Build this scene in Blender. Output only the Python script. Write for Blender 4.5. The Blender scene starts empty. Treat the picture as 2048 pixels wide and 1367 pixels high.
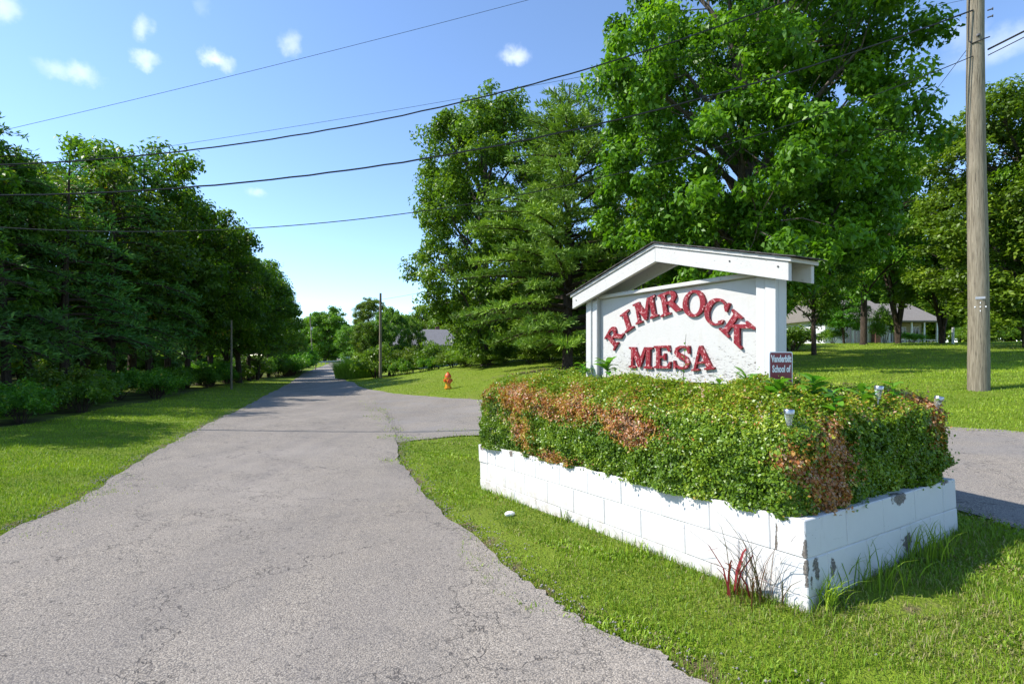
import bpy, bmesh, math
import numpy as np
from mathutils import Vector, Matrix

# ------------------------------------------------------------------ camera, world, sun, exposure
SC = bpy.context.scene
COL = SC.collection
F, CX, HY, EYE = 1020.0, 1024.0, 710.0, 1.5          # focal length, centre and horizon row in photo pixels; eye height

cam_d = bpy.data.cameras.new('camera')
cam = bpy.data.objects.new('camera', cam_d); COL.objects.link(cam)
cam.location = (0, 0, EYE); cam.rotation_euler = (math.pi/2, 0, 0)
cam_d.sensor_width = 36.0; cam_d.lens = 36.0*F/2048.0
cam_d.shift_y = (HY-683.5)/2048.0
cam_d.clip_start = 0.05; cam_d.clip_end = 6000
SC.camera = cam

SUN_EL, SUN_AZ = math.radians(45), math.radians(184)      # azimuth counter-clockwise from +X
sunvec = Vector((math.cos(SUN_EL)*math.cos(SUN_AZ), math.cos(SUN_EL)*math.sin(SUN_AZ), math.sin(SUN_EL)))

world = bpy.data.worlds.new('World'); SC.world = world; world.use_nodes = True
wn, wl = world.node_tree.nodes, world.node_tree.links
wn.clear()
w_out = wn.new('ShaderNodeOutputWorld'); w_bg = wn.new('ShaderNodeBackground')
w_sky = wn.new('ShaderNodeTexSky'); w_sky.sky_type = 'NISHITA'; w_sky.sun_disc = False
w_sky.sun_elevation = SUN_EL; w_sky.sun_rotation = math.pi/2 - SUN_AZ
w_sky.altitude = 1400; w_sky.air_density = 1.0; w_sky.dust_density = 0.15; w_sky.ozone_density = 3.6
w_bg.inputs['Strength'].default_value = 0.15
wl.new(w_bg.outputs[0], w_out.inputs[0])

def pix_dir(px, py):
    return Vector(((px-CX)/F, 1.0, -(py-HY)/F)).normalized()

def wmath(op, a, b=None, c=None):
    n = wn.new('ShaderNodeMath'); n.operation = op
    for i, v in enumerate((a, b, c)):
        if v is None: continue
        if isinstance(v, (int, float)): n.inputs[i].default_value = v
        else: wl.new(v, n.inputs[i])
    return n.outputs[0]

# small fair-weather clouds: soft puffs in fixed directions of the sky, ragged by noise; the same kind goes on all round
w_tc = wn.new('ShaderNodeTexCoord')
w_ns = wn.new('ShaderNodeTexNoise'); w_ns.inputs['Scale'].default_value = 26; w_ns.inputs['Detail'].default_value = 6
w_ns.inputs['Roughness'].default_value = 0.6
wl.new(w_tc.outputs['Generated'], w_ns.inputs['Vector'])
w_nv = wn.new('ShaderNodeVectorMath'); w_nv.operation = 'SUBTRACT'; w_nv.inputs[1].default_value = (0.5, 0.5, 0.5)
wl.new(w_ns.outputs['Color'], w_nv.inputs[0])
w_nm = wn.new('ShaderNodeVectorMath'); w_nm.operation = 'SCALE'; w_nm.inputs['Scale'].default_value = 0.045
wl.new(w_nv.outputs[0], w_nm.inputs[0])
w_ad = wn.new('ShaderNodeVectorMath'); w_ad.operation = 'ADD'
wl.new(w_tc.outputs['Generated'], w_ad.inputs[0]); wl.new(w_nm.outputs[0], w_ad.inputs[1])
clouds = [(110, 138, 34, 16, .75), (165, 150, 30, 20, .85), (292, 118, 28, 15, .9), (284, 52, 18, 20, .8), (436, 120, 26, 18, 1.),
          (582, 84, 22, 18, .8), (1032, 112, 34, 18, 1.), (512, 385, 20, 13, .75), (-10, 6, 30, 22, .9), (2010, 85, 70, 26, .7),
          (1925, 70, 30, 22, .6), (1105, 182, 18, 14, .5), (405, 12, 14, 18, .4)]
cdirs = [(pix_dir(x, y), rx/F, ry/F, s*.86) for x, y, rx, ry, s in clouds]
rg = np.random.default_rng(5)
for k in range(12):
    a = rg.uniform(0.9, 5.4) + math.pi/2; e = rg.uniform(0.35, 1.1)
    cdirs.append((Vector((math.cos(e)*math.cos(a), math.cos(e)*math.sin(a), math.sin(e))), rg.uniform(.03, .05), rg.uniform(.018, .03), .85))
mask = None
for d, rx, ry, s in cdirs:
    side = Vector((d.y, -d.x, 0)).normalized(); up = side.cross(d).normalized()
    def dot(v):
        n = wn.new('ShaderNodeVectorMath'); n.operation = 'DOT_PRODUCT'; n.inputs[1].default_value = v
        wl.new(w_ad.outputs[0], n.inputs[0]); return n.outputs['Value']
    a = wmath('DIVIDE', dot(side), rx*1.02); b = wmath('DIVIDE', dot(up), ry*1.02); f = wmath('GREATER_THAN', dot(d), 0.6)
    r2 = wmath('ADD', wmath('MULTIPLY', a, a), wmath('MULTIPLY', b, b))
    m = wmath('MULTIPLY', wmath('MULTIPLY', wmath('SUBTRACT', 1.0, wmath('MINIMUM', r2, 1.0)), s), f)
    mask = m if mask is None else wmath('MAXIMUM', mask, m)
w_mask = wmath('MULTIPLY', wmath('MULTIPLY', mask, mask), wmath('ADD', wmath('MULTIPLY', w_ns.outputs['Fac'], 0.9), 0.35))
w_mask = wmath('MINIMUM', w_mask, 1.0)
w_mix = wn.new('ShaderNodeMix'); w_mix.data_type = 'RGBA'
wl.new(w_mask, w_mix.inputs['Factor'])
w_mix.inputs[7].default_value = (4.6, 4.9, 5.3, 1)
wl.new(w_sky.outputs[0], w_mix.inputs[6])
wl.new(w_mix.outputs[2], w_bg.inputs['Color'])

sun_d = bpy.data.lights.new('sun', 'SUN'); sun_d.energy = 3.7; sun_d.angle = math.radians(0.53); sun_d.color = (1.0, 0.955, 0.89)
sun = bpy.data.objects.new('sun', sun_d); COL.objects.link(sun)
sun.rotation_euler = (-sunvec).to_track_quat('-Z', 'Y').to_euler(); sun.location = (-20, 0, 30)

vs = SC.view_settings
vs.view_transform = 'Standard'; vs.look = 'None'; vs.exposure = 1.05; vs.gamma = 1.0; vs.use_curve_mapping = False
SC.cycles.max_bounces = 6; SC.cycles.diffuse_bounces = 3; SC.cycles.glossy_bounces = 2; SC.cycles.transmission_bounces = 4
SC.cycles.transparent_max_bounces = 8
SC.cycles.use_denoising = True

# ------------------------------------------------------------------ helpers
def tag(o, label=None, cat=None, group=None, kind=None):
    if label: o['label'] = label
    if cat: o['category'] = cat
    if group: o['group'] = group
    if kind: o['kind'] = kind
    return o

def empty(name, loc, rz=0.0, parent=None):
    o = bpy.data.objects.new(name, None); COL.objects.link(o)
    o.empty_display_size = 0.2
    o.location = loc; o.rotation_euler = (0, 0, rz); o.parent = parent
    return o

def link(name, me, parent=None, loc=(0, 0, 0), rz=0.0):
    o = bpy.data.objects.new(name, me); COL.objects.link(o)
    o.location = loc; o.rotation_euler = (0, 0, rz); o.parent = parent
    return o

def np_mesh(name, V, polys, mat, attrs=None, smooth=False, fattrs=None):
    """polys: list of (n,k) int arrays"""
    me = bpy.data.meshes.new(name)
    V = np.asarray(V, dtype=np.float32)
    me.vertices.add(len(V)); me.vertices.foreach_set('co', V.ravel())
    idx = np.concatenate([p.ravel() for p in polys]).astype(np.int32)
    tot = np.concatenate([np.full(len(p), p.shape[1], np.int32) for p in polys])
    st = np.concatenate([[0], np.cumsum(tot)[:-1]]).astype(np.int32)
    me.loops.add(len(idx)); me.loops.foreach_set('vertex_index', idx)
    me.polygons.add(len(tot)); me.polygons.foreach_set('loop_start', st); me.polygons.foreach_set('loop_total', tot)
    if smooth: me.polygons.foreach_set('use_smooth', np.ones(len(tot), bool))
    me.update(calc_edges=True)
    for k, v in (attrs or {}).items():
        a = me.attributes.new(k, 'FLOAT', 'POINT'); a.data.foreach_set('value', np.asarray(v, np.float32))
    for k, v in (fattrs or {}).items():
        a = me.attributes.new(k, 'FLOAT', 'FACE'); a.data.foreach_set('value', np.asarray(v, np.float32))
    if mat: me.materials.append(mat)
    return me

class MB:
    """collects simple shapes, builds one mesh"""
    def __init__(s): s.v = []; s.f = []
    def add(s, vs_, fs_):
        n = len(s.v); s.v += [tuple(map(float, p)) for p in vs_]; s.f += [tuple(i+n for i in f) for f in fs_]; return s
    def box(s, c, d, M=None):
        hx, hy, hz = d[0]/2, d[1]/2, d[2]/2
        P = [Vector((c[0]+x*hx, c[1]+y*hy, c[2]+z*hz)) for x, y, z in
             ((-1,-1,-1),(1,-1,-1),(1,1,-1),(-1,1,-1),(-1,-1,1),(1,-1,1),(1,1,1),(-1,1,1))]
        if M: P = [M @ p for p in P]
        return s.add(P, [(0,3,2,1),(4,5,6,7),(0,1,5,4),(1,2,6,5),(2,3,7,6),(3,0,4,7)])
    def tube(s, pts, rad, n=8, cap=True):
        pts = [Vector(p) for p in pts]; rad = rad if hasattr(rad, '__len__') else [rad]*len(pts)
        rings = []; ref = None
        for i, p in enumerate(pts):
            t = (pts[min(i+1, len(pts)-1)]-pts[max(i-1, 0)]).normalized()
            if ref is None:
                ref = t.cross(Vector((0, 0, 1)))
                if ref.length < .1: ref = t.cross(Vector((1, 0, 0)))
            a = (ref - t*ref.dot(t)).normalized(); b = t.cross(a); ref = a
            rings.append([p + (a*math.cos(q)+b*math.sin(q))*rad[i] for q in (2*math.pi*k/n for k in range(n))])
        vs_ = [v for r in rings for v in r]; fs_ = []
        for i in range(len(pts)-1):
            for k in range(n):
                fs_.append((i*n+k, i*n+(k+1) % n, (i+1)*n+(k+1) % n, (i+1)*n+k))
        if cap:
            fs_.append(tuple(range(n))[::-1]); fs_.append(tuple((len(pts)-1)*n+k for k in range(n)))
        return s.add(vs_, fs_)
    def lathe(s, prof, c=(0, 0, 0), n=16, axis='z'):
        vs_ = []; fs_ = []
        for r, z in prof:
            for k in range(n):
                q = 2*math.pi*k/n; p = (r*math.cos(q), r*math.sin(q), z)
                if axis == 'x': p = (p[2], p[0], p[1])
                if axis == 'y': p = (p[0], p[2], p[1])
                vs_.append((c[0]+p[0], c[1]+p[1], c[2]+p[2]))
        for i in range(len(prof)-1):
            for k in range(n): fs_.append((i*n+k, i*n+(k+1) % n, (i+1)*n+(k+1) % n, (i+1)*n+k))
        fs_.append(tuple(range(n))[::-1]); fs_.append(tuple((len(prof)-1)*n+k for k in range(n)))
        return s.add(vs_, fs_)
    def prism(s, poly, a0, a1, fn):
        """poly 2d, extruded between a0 and a1; fn(x,y,a)->xyz"""
        n = len(poly)
        vs_ = [fn(x, y, a0) for x, y in poly]+[fn(x, y, a1) for x, y in poly]
        fs_ = [tuple(range(n))[::-1], tuple(range(n, 2*n))]
        fs_ += [(k, (k+1) % n, n+(k+1) % n, n+k) for k in range(n)]
        return s.add(vs_, fs_)
    def mesh(s, name, mat, smooth=False, bevel=0.0, fixn=True):
        me = bpy.data.meshes.new(name); me.from_pydata(s.v, [], s.f)
        if bevel or fixn:
            bm = bmesh.new(); bm.from_mesh(me)
            if bevel:
                bmesh.ops.bevel(bm, geom=list(bm.edges), offset=bevel, segments=1, affect='EDGES', clamp_overlap=True)
            bmesh.ops.recalc_face_normals(bm, faces=bm.faces); bm.to_mesh(me); bm.free()
        if smooth:
            me.polygons.foreach_set('use_smooth', np.ones(len(me.polygons), bool))
            try: me.set_sharp_from_angle(angle=math.radians(40))
            except Exception: pass
        if mat: me.materials.append(mat)
        me.update(); return me
    def build(s, name, mat, parent=None, loc=(0, 0, 0), rz=0.0, **k):
        return link(name, s.mesh(name, mat, **k), parent, loc, rz)

# ------------------------------------------------------------------ materials
class NT:
    def __init__(s, name):
        s.m = bpy.data.materials.new(name); s.m.use_nodes = True
        s.t = s.m.node_tree; s.t.nodes.clear()
        s.out = s.n('ShaderNodeOutputMaterial')
    def n(s, typ, **kw):
        x = s.t.nodes.new(typ)
        for k, v in kw.items(): setattr(x, k, v)
        return x
    def set(s, sock, v):
        if hasattr(v, 'is_output'): s.t.links.new(v, sock)
        elif isinstance(v, (tuple, list)) and len(v) == 3 and sock.type == 'RGBA': sock.default_value = (*v, 1)
        else: sock.default_value = v
    def math(s, op, a, b=None, c=None, clamp=False):
        x = s.n('ShaderNodeMath', operation=op, use_clamp=clamp)
        for i, v in enumerate((a, b, c)):
            if v is not None: s.set(x.inputs[i], v)
        return x.outputs[0]
    def noise(s, vec, scale, detail=3, rough=.55, out='Fac', dist=0.0):
        x = s.n('ShaderNodeTexNoise'); s.set(x.inputs['Scale'], scale); s.set(x.inputs['Detail'], detail)
        s.set(x.inputs['Roughness'], rough); s.set(x.inputs['Distortion'], dist)
        if vec is not None: s.set(x.inputs['Vector'], vec)
        return x.outputs[out]
    def voro(s, vec, scale, feature='F1', out='Distance', rand=1.0):
        x = s.n('ShaderNodeTexVoronoi', feature=feature); s.set(x.inputs['Scale'], scale); s.set(x.inputs['Randomness'], rand)
        if vec is not None: s.set(x.inputs['Vector'], vec)
        return x.outputs[out]
    def ramp(s, fac, stops, interp='LINEAR'):
        x = s.n('ShaderNodeValToRGB'); s.set(x.inputs[0], fac); r = x.color_ramp; r.interpolation = interp
        while len(r.elements) < len(stops): r.elements.new(0.5)
        for e, (p, c) in zip(r.elements, stops):
            e.position = p; e.color = (*c, 1) if isinstance(c, (tuple, list)) else (c, c, c, 1)
        return x.outputs[0]
    def mix(s, f, a, b, mode='MIX'):
        x = s.n('ShaderNodeMix', data_type='RGBA', blend_type=mode); s.set(x.inputs['Factor'], f); s.set(x.inputs[6], a); s.set(x.inputs[7], b)
        return x.outputs[2]
    def step(s, v, lo, hi):
        x = s.n('ShaderNodeMapRange', interpolation_type='SMOOTHSTEP'); s.set(x.inputs[0], v); s.set(x.inputs[1], lo); s.set(x.inputs[2], hi)
        return x.outputs[0]
    def vec(s, v, scale=None, add=None):
        x = s.n('ShaderNodeMapping'); s.set(x.inputs[0], v)
        if scale: x.inputs['Scale'].default_value = scale
        if add: x.inputs['Location'].default_value = add
        return x.outputs[0]
    def obj(s): return s.n('ShaderNodeTexCoord').outputs['Object']
    def pos(s): return s.n('ShaderNodeNewGeometry').outputs['Position']
    def attr(s, nm): return s.n('ShaderNodeAttribute', attribute_name=nm).outputs['Fac']
    def rand(s): return s.n('ShaderNodeObjectInfo').outputs['Random']
    def bump(s, h, strength=.4, dist=.01):
        x = s.n('ShaderNodeBump'); s.set(x.inputs['Height'], h); x.inputs['Strength'].default_value = strength; x.inputs['Distance'].default_value = dist
        return x.outputs[0]
    def bsdf(s, col, rough=.7, metal=0., spec=.4, normal=None, **kw):
        x = s.n('ShaderNodeBsdfPrincipled'); s.set(x.inputs['Base Color'], col); s.set(x.inputs['Roughness'], rough)
        s.set(x.inputs['Metallic'], metal); s.set(x.inputs['Specular IOR Level'], spec)
        if normal is not None: s.set(x.inputs['Normal'], normal)
        for k, v in kw.items(): s.set(x.inputs[k], v)
        return x.outputs[0]
    def done(s, sh): s.t.links.new(sh, s.out.inputs['Surface']); return s.m

def leaf_mat(name, stops, trans=.35, rough=.45, spec=.35, tcol=(1.25, 1.35, .5), var=.35, hue=.03):
    t = NT(name); a = t.attr('tint'); col = t.ramp(a, stops)
    r = t.rand()
    hsv = t.n('ShaderNodeHueSaturation'); t.set(hsv.inputs['Color'], col)
    t.set(hsv.inputs['Value'], t.math('ADD', t.math('MULTIPLY', r, var), 1-var/2))
    t.set(hsv.inputs['Hue'], t.math('ADD', t.math('MULTIPLY', r, hue), .5-hue/2))
    col = hsv.outputs[0]
    d = t.bsdf(col, rough, spec=spec)
    tr = t.n('ShaderNodeBsdfTranslucent'); t.set(tr.inputs[0], t.mix(1.0, col, (*tcol, 1), 'MULTIPLY'))
    mx = t.n('ShaderNodeMixShader'); mx.inputs[0].default_value = trans
    t.t.links.new(d, mx.inputs[1]); t.t.links.new(tr.outputs[0], mx.inputs[2])
    return t.done(mx.outputs[0])

def plain(name, col, rough=.6, metal=0., spec=.4, nscale=8, var=.15, bump=0.0):
    t = NT(name); p = t.obj(); n = t.noise(p, nscale, 4)
    c = t.mix(n, tuple(x*(1-var) for x in col), tuple(min(1, x*(1+var)) for x in col))
    nm = t.bump(t.noise(p, nscale*6, 3), .5, bump) if bump else None
    return t.done(t.bsdf(c, rough, metal, spec, nm))

def chip_short(px, py, ru, rz):          # bare patch on the short wall, found from its place in the photo
    r = (px-CX)/F; u = (2.615*r-1.53)/(.866-.5*r); y = 2.615+.5*u
    return (1.53+.866*u, y, EYE-(py-HY)*y/F), (1/ru, 1/ru, 1/rz)
def chip_long(px, py, ru, rz):
    r = (px-CX)/F; q = (1.53-2.615*r)/(.5+.866*r); y = 2.615+.866*q
    return (1.53-.5*q, y, EYE-(py-HY)*y/F), (1/ru, 1/ru, 1/rz)
CHIPS = [chip_short(1809, 997, .085, .045), chip_short(1820, 1084, .06, .05), chip_short(1640, 1139, .035, .06), chip_short(1672, 1137, .03, .05),
         chip_short(1624, 1100, .016, .10), chip_short(1630, 1165, .02, .05), chip_long(1613, 1120, .020, .16), chip_long(1614, 1075, .014, .06), chip_short(1704, 1040, .008, .09), chip_long(1552, 1075, .007, .08), chip_long(1022, 905, .035, .05), chip_long(1057, 909, .02, .04),
         chip_long(966, 890, .05, .06), chip_short(1900, 965, .06, .02)]
M = {}
def make_materials():
    G = [(0, (.010, .030, .006)), (.5, (.034, .095, .012)), (1, (.085, .175, .022))]
    M['leaf_oak'] = leaf_mat('leaf_oak', [(0, (0.049, 0.114, 0.009)), (.5, (0.126, 0.255, 0.015)), (1, (0.268, 0.425, 0.025))], trans=.38, var=.1)
    M['leaf_dark'] = leaf_mat('leaf_dark', [(0, (0.043, 0.098, 0.010)), (.5, (0.107, 0.231, 0.017)), (.88, (0.251, 0.381, 0.025)), (1, (0.465, 0.326, 0.038))], trans=.46, var=.6, hue=.05)
    M['leaf_mid'] = leaf_mat('leaf_mid', [(0, (0.060, 0.123, 0.012)), (.5, (0.136, 0.246, 0.019)), (1, (0.285, 0.409, 0.030))], trans=.36)
    M['leaf_light'] = leaf_mat('leaf_light', [(0, (0.065, 0.133, 0.016)), (.5, (0.138, 0.253, 0.030)), (1, (0.244, 0.372, 0.052))], trans=.4)
    M['needle'] = leaf_mat('needle', [(0, (0.080, 0.164, 0.028)), (.5, (0.160, 0.310, 0.040)), (1, (0.298, 0.491, 0.052))], trans=.2, rough=.55, spec=.25, var=.15)
    M['needle_dark'] = leaf_mat('needle_dark', [(0, (0.036, 0.100, 0.023)), (.5, (0.087, 0.201, 0.037)), (1, (0.200, 0.358, 0.048))], trans=.34, rough=.5, spec=.3, var=.3)
    M['reed'] = leaf_mat('reed', [(0, (.20, .30, .03)), (1, (.40, .52, .08))], trans=.45)
    M['hedge'] = leaf_mat('hedge', [(0, (.045, .105, .008)), (.22, (.095, .205, .013)), (.42, (.185, .315, .020)), (.56, (.36, .46, .036)), (.68, (.46, .32, .055)), (.82, (.42, .165, .034)), (1, (.50, .36, .22))], trans=.3, rough=.38, spec=.45, var=0., tcol=(1.15, 1.2, .5))
    M['broadleaf'] = leaf_mat('broadleaf', [(0, (0.070, 0.196, 0.020)), (1, (0.154, 0.350, 0.033))], trans=.38, rough=.4, var=.3)
    M['grass'] = leaf_mat('grass', [(0, (.100, .165, .012)), (.5, (.230, .340, .020)), (.80, (.40, .49, .036)), (.88, (.29, .28, .085)), (1, (.31, .25, .13))],
                          trans=.3, rough=.5, spec=.3, var=0., tcol=(1.2, 1.25, .45))
    M['red_blade'] = leaf_mat('red_blade', [(0, (.06, .07, .02)), (.5, (.16, .02, .02)), (1, (.30, .03, .035))], trans=.25, var=0.)
    # bark
    t = NT('bark'); p = t.obj(); v = t.vec(p, (6, 6, 1.2)); n = t.noise(v, 3, 6, .7)
    col = t.ramp(n, [(.3, (.035, .028, .022)), (.55, (.12, .10, .085)), (.75, (.22, .19, .16))])
    M['bark'] = t.done(t.bsdf(col, .9, spec=.2, normal=t.bump(n, .8, .05)))
    t = NT('bark_dark'); p = t.obj(); v = t.vec(p, (6, 6, 1.5)); n = t.noise(v, 3, 5, .7)
    col = t.ramp(n, [(.3, (.02, .015, .012)), (.7, (.095, .07, .05))])
    M['bark_dark'] = t.done(t.bsdf(col, .9, spec=.2, normal=t.bump(n, .8, .04)))
    # utility pole wood
    t = NT('pole_wood'); p = t.obj(); v = t.vec(p, (14, 14, .7)); n = t.noise(v, 3, 7, .65); n2 = t.noise(p, 1.2, 3)
    g = t.noise(t.vec(p, (60, 60, 1.5)), 2, 4, .6)
    col = t.ramp(n, [(.30, (.075, .058, .036)), (.48, (.200, .165, .112)), (.70, (.33, .285, .205))])
    col = t.mix(t.math('MULTIPLY', n2, .5), col, (.25, .22, .165))
    col = t.mix(t.step(g, .41, .34), col, (.03, .024, .02))
    M['pole_wood'] = t.done(t.bsdf(col, .9, spec=.2, normal=t.bump(t.math('ADD', n, g), .7, .012)))
    # lawn ground
    t = NT('lawn'); p = t.pos(); a = t.noise(p, .35, 5, .6); b = t.noise(p, 3.0, 5, .65); c = t.noise(p, 45, 3, .7)
    col = t.mix(b, (.18, .26, .018), (.29, .37, .030)); col = t.mix(t.step(a, .5, .75), col, (.27, .30, .05))
    col = t.mix(t.math('MULTIPLY', c, .8), col, (.05, .09, .01))
    dirt = t.attr('dirt'); dm = t.step(t.math('ADD', dirt, t.math('MULTIPLY', t.math('SUBTRACT', b, .5), .9)), .45, .62)
    dcol = t.mix(c, (.10, .065, .04), (.23, .165, .11))
    col = t.mix(dm, col, dcol)
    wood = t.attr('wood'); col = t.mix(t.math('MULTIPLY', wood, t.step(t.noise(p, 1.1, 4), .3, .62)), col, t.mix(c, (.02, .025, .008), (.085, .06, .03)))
    M['lawn'] = t.done(t.bsdf(col, .9, spec=.15, normal=t.bump(t.math('ADD', b, c), .9, .05)))
    # old bleached asphalt: stones in binder, pits, cracks
    def asphalt(nm, dark):
        t = NT(nm); p = t.pos(); w = t.n('ShaderNodeVectorMath', operation='ADD')
        t.set(w.inputs[0], p); t.set(w.inputs[1], t.noise(p, 3.0, 4, .6, 'Color')); wp = w.outputs[0]
        s1 = t.voro(p, 130, 'F1', 'Color'); d1 = t.voro(p, 130); big = t.noise(p, .45, 5, .6); mid = t.noise(p, 3.2, 5, .65); fin = t.noise(p, 60, 3, .7)
        sx = t.n('ShaderNodeSeparateColor'); t.set(sx.inputs[0], s1)
        stone = t.ramp(sx.outputs[0], [(0, (0.229, 0.196, 0.157)), (.35, (0.288, 0.249, 0.202)), (.7, (0.335, 0.289, 0.234)), (.92, (0.392, 0.340, 0.275)), (1, (0.473, 0.422, 0.350))])
        col = t.mix(t.step(d1, .42, .72), stone, (.125, .112, .100))
        col = t.mix(t.math('MULTIPLY', t.step(mid, .35, .75), .35), col, (.182, .163, .144))
        col = t.mix(t.math('MULTIPLY', t.step(big, .45, .72), .40), col, (0.349, 0.308, 0.266))
        pits = t.math('MULTIPLY', t.step(t.noise(p, 24, 4, .75), .605, .65), t.step(t.noise(p, 1.6, 3), .30, .6))
        e1 = t.voro(wp, .62, 'DISTANCE_TO_EDGE'); e2 = t.voro(wp, 2.6, 'DISTANCE_TO_EDGE')
        c1 = t.math('MULTIPLY', t.step(e1, .0065, .0015), t.step(t.noise(p, .8, 3), .38, .48))
        c2 = t.math('MULTIPLY', t.step(e2, .013, .003), t.step(t.noise(p, .55, 4), .50, .60))
        ck = t.math('MAXIMUM', c1, c2); ck = t.math('MULTIPLY', ck, t.step(t.noise(p, 14, 3), .3, .5)); hole = t.math('MAXIMUM', pits, ck)
        col = t.mix(t.math('MULTIPLY', hole, .75), col, (.050, .044, .040))
        lane = t.noise(t.vec(p, (1.1, .10, 1.)), 1.0, 4, .6); col = t.mix(t.math('MULTIPLY', t.step(lane, .42, .68), .28), col, (.15, .136, .128))
        if dark: col = t.mix(t.math('MULTIPLY', t.step(t.noise(p, .9, 4), .38, .7), .55), col, (.19, .178, .17))
        h = t.math('SUBTRACT', t.math('MULTIPLY', t.math('SUBTRACT', 1., d1), .7), t.math('MULTIPLY', hole, 1.6))
        h = t.math('ADD', h, t.math('MULTIPLY', fin, .5))
        return t.done(t.bsdf(col, .88, spec=.25, normal=t.bump(h, .55, .006)))
    M['asphalt'] = asphalt('asphalt', False); M['asphalt_old'] = asphalt('asphalt_old', True)
    # white masonry paint, peeled where 'chip' says
    t = NT('block_paint'); p = t.pos(); n = t.noise(p, 9, 5, .65); f = t.noise(p, 90, 4, .7)
    col = t.mix(n, (.56, .55, .53), (.63, .62, .60)); zz = t.n('ShaderNodeSeparateXYZ'); t.set(zz.inputs[0], p)
    splash = t.math('MULTIPLY', t.step(zz.outputs[2], .42, .02), t.step(t.noise(p, 11, 6, .75), .40, .62))
    col = t.mix(t.math('MULTIPLY', splash, .65), col, (.38, .32, .24))
    stain = t.step(t.noise(t.vec(p, (5, 5, .8)), 2.0, 5, .7), .60, .75); col = t.mix(t.math('MULTIPLY', stain, .45), col, (.44, .42, .38))
    chips = None
    for c, sc in CHIPS:
        dv = t.n('ShaderNodeVectorMath', operation='SUBTRACT'); t.set(dv.inputs[0], p); dv.inputs[1].default_value = c
        ml = t.n('ShaderNodeVectorMath', operation='MULTIPLY'); t.set(ml.inputs[0], dv.outputs[0]); ml.inputs[1].default_value = sc
        ln = t.n('ShaderNodeVectorMath', operation='LENGTH'); t.set(ln.inputs[0], ml.outputs[0])
        q = t.math('SUBTRACT', 1.15, t.math('MULTIPLY', ln.outputs['Value'], .5), clamp=True); chips = q if chips is None else t.math('MAXIMUM', chips, q)
    chip = t.math('ADD', t.math('SUBTRACT', chips, .12), t.math('MULTIPLY', t.math('SUBTRACT', t.noise(p, 22, 5, .75), .5), 1.3))
    cm = t.step(chip, .52, .60); conc = t.ramp(f, [(.3, (.05, .045, .04)), (.6, (.20, .175, .15)), (.8, (.32, .29, .26))])
    spot = t.math('MULTIPLY', t.step(t.noise(p, 46, 5, .75), .655, .68), t.step(t.noise(p, 3.5, 3), .46, .60)); cm = t.math('MAXIMUM', cm, t.math('MULTIPLY', spot, .8))
    col = t.mix(cm, col, conc)
    h = t.math('SUBTRACT', t.math('MULTIPLY', f, .35), t.math('MULTIPLY', cm, 1.5))
    M['block_paint'] = t.done(t.bsdf(col, .75, spec=.3, normal=t.bump(h, .5, .006)))
    M['mortar'] = plain('mortar', (.58, .57, .54), .9, var=.3, nscale=25)
    M['soil'] = plain('soil', (.06, .042, .03), .95, var=.5, nscale=30, bump=.02)
    # sign paint
    def signpaint(nm, amount):
        t = NT(nm); p = t.obj(); n = t.noise(p, 6, 5, .65); col = t.mix(n, (.45, .44, .415), (.52, .51, .49))
        w = t.noise(t.vec(p, (9, 10, 36)), 2.2, 6, .72, dist=.8); big = t.noise(p, 2.4, 3)
        zz = t.n('ShaderNodeSeparateXYZ'); t.set(zz.inputs[0], p)
        if amount > .5: lvl = t.math('ADD', .545, t.math('MULTIPLY', t.math('ADD', t.math('MULTIPLY', t.step(zz.outputs[2], .72, 1.25), 1.3), t.math('MULTIPLY', t.math('SUBTRACT', .5, big), .5)), .11))
        else: lvl = .635
        pe = t.step(w, lvl, t.math('ADD', lvl, .03))
        pc = t.mix(t.noise(p, 50, 3), (.03, .028, .025), (.24, .22, .19))
        col = t.mix(t.math('MULTIPLY', pe, .9), col, pc)
        col = t.mix(t.math('MULTIPLY', t.step(t.noise(t.vec(p, (4, 4, 1.)), 2.2, 6, .72), .48, .72), .34), col, (.42, .39, .33))
        return t.done(t.bsdf(col, .6, spec=.35, normal=t.bump(t.math('SUBTRACT', t.noise(p, 40, 4), pe), .5, .004)))
    M['sign_panel'] = signpaint('sign_panel', 1.); M['sign_wood'] = signpaint('sign_wood', .2)
    t = NT('post_paint'); p = t.obj(); g = t.noise(t.vec(p, (70, 70, 2.2)), 1.6, 5, .65); n = t.noise(p, 5, 4)
    col = t.mix(n, (.47, .465, .45), (.54, .535, .52)); cr = t.step(g, .33, .28); col = t.mix(t.math('MULTIPLY', cr, .85), col, (.07, .06, .05))
    M['post_paint'] = t.done(t.bsdf(col, .65, spec=.3, normal=t.bump(g, .4, .005)))
    t = NT('red_paint'); p = t.obj(); w = t.noise(p, 38, 6, .75, dist=.8); n = t.noise(p, 9, 3)
    col = t.mix(n, (.155, .007, .013), (.245, .012, .022)); col = t.mix(t.step(w, .555, .62), col, (.60, .34, .33)); col = t.mix(t.step(w, .40, .33), col, (.14, .01, .014))
    M['red_paint'] = t.done(t.bsdf(col, .5, spec=.35, normal=t.bump(w, .5, .004)))
    t = NT('shingle'); p = t.obj(); n = t.noise(p, 160, 3, .7); col = t.ramp(n, [(.3, (.025, .022, .022)), (.7, (.12, .11, .105))])
    M['shingle'] = t.done(t.bsdf(col, .95, spec=.2, normal=t.bump(n, .6, .004)))
    M['maroon'] = plain('maroon', (.20, .024, .036), .4, var=.1)
    M['white_sheet'] = plain('white_sheet', (.78, .78, .78), .4, var=.04)
    M['steel'] = plain('steel', (.42, .42, .43), .35, metal=1., var=.1, nscale=60)
    M['panel_dark'] = plain('panel_dark', (.02, .02, .03), .2)
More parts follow.
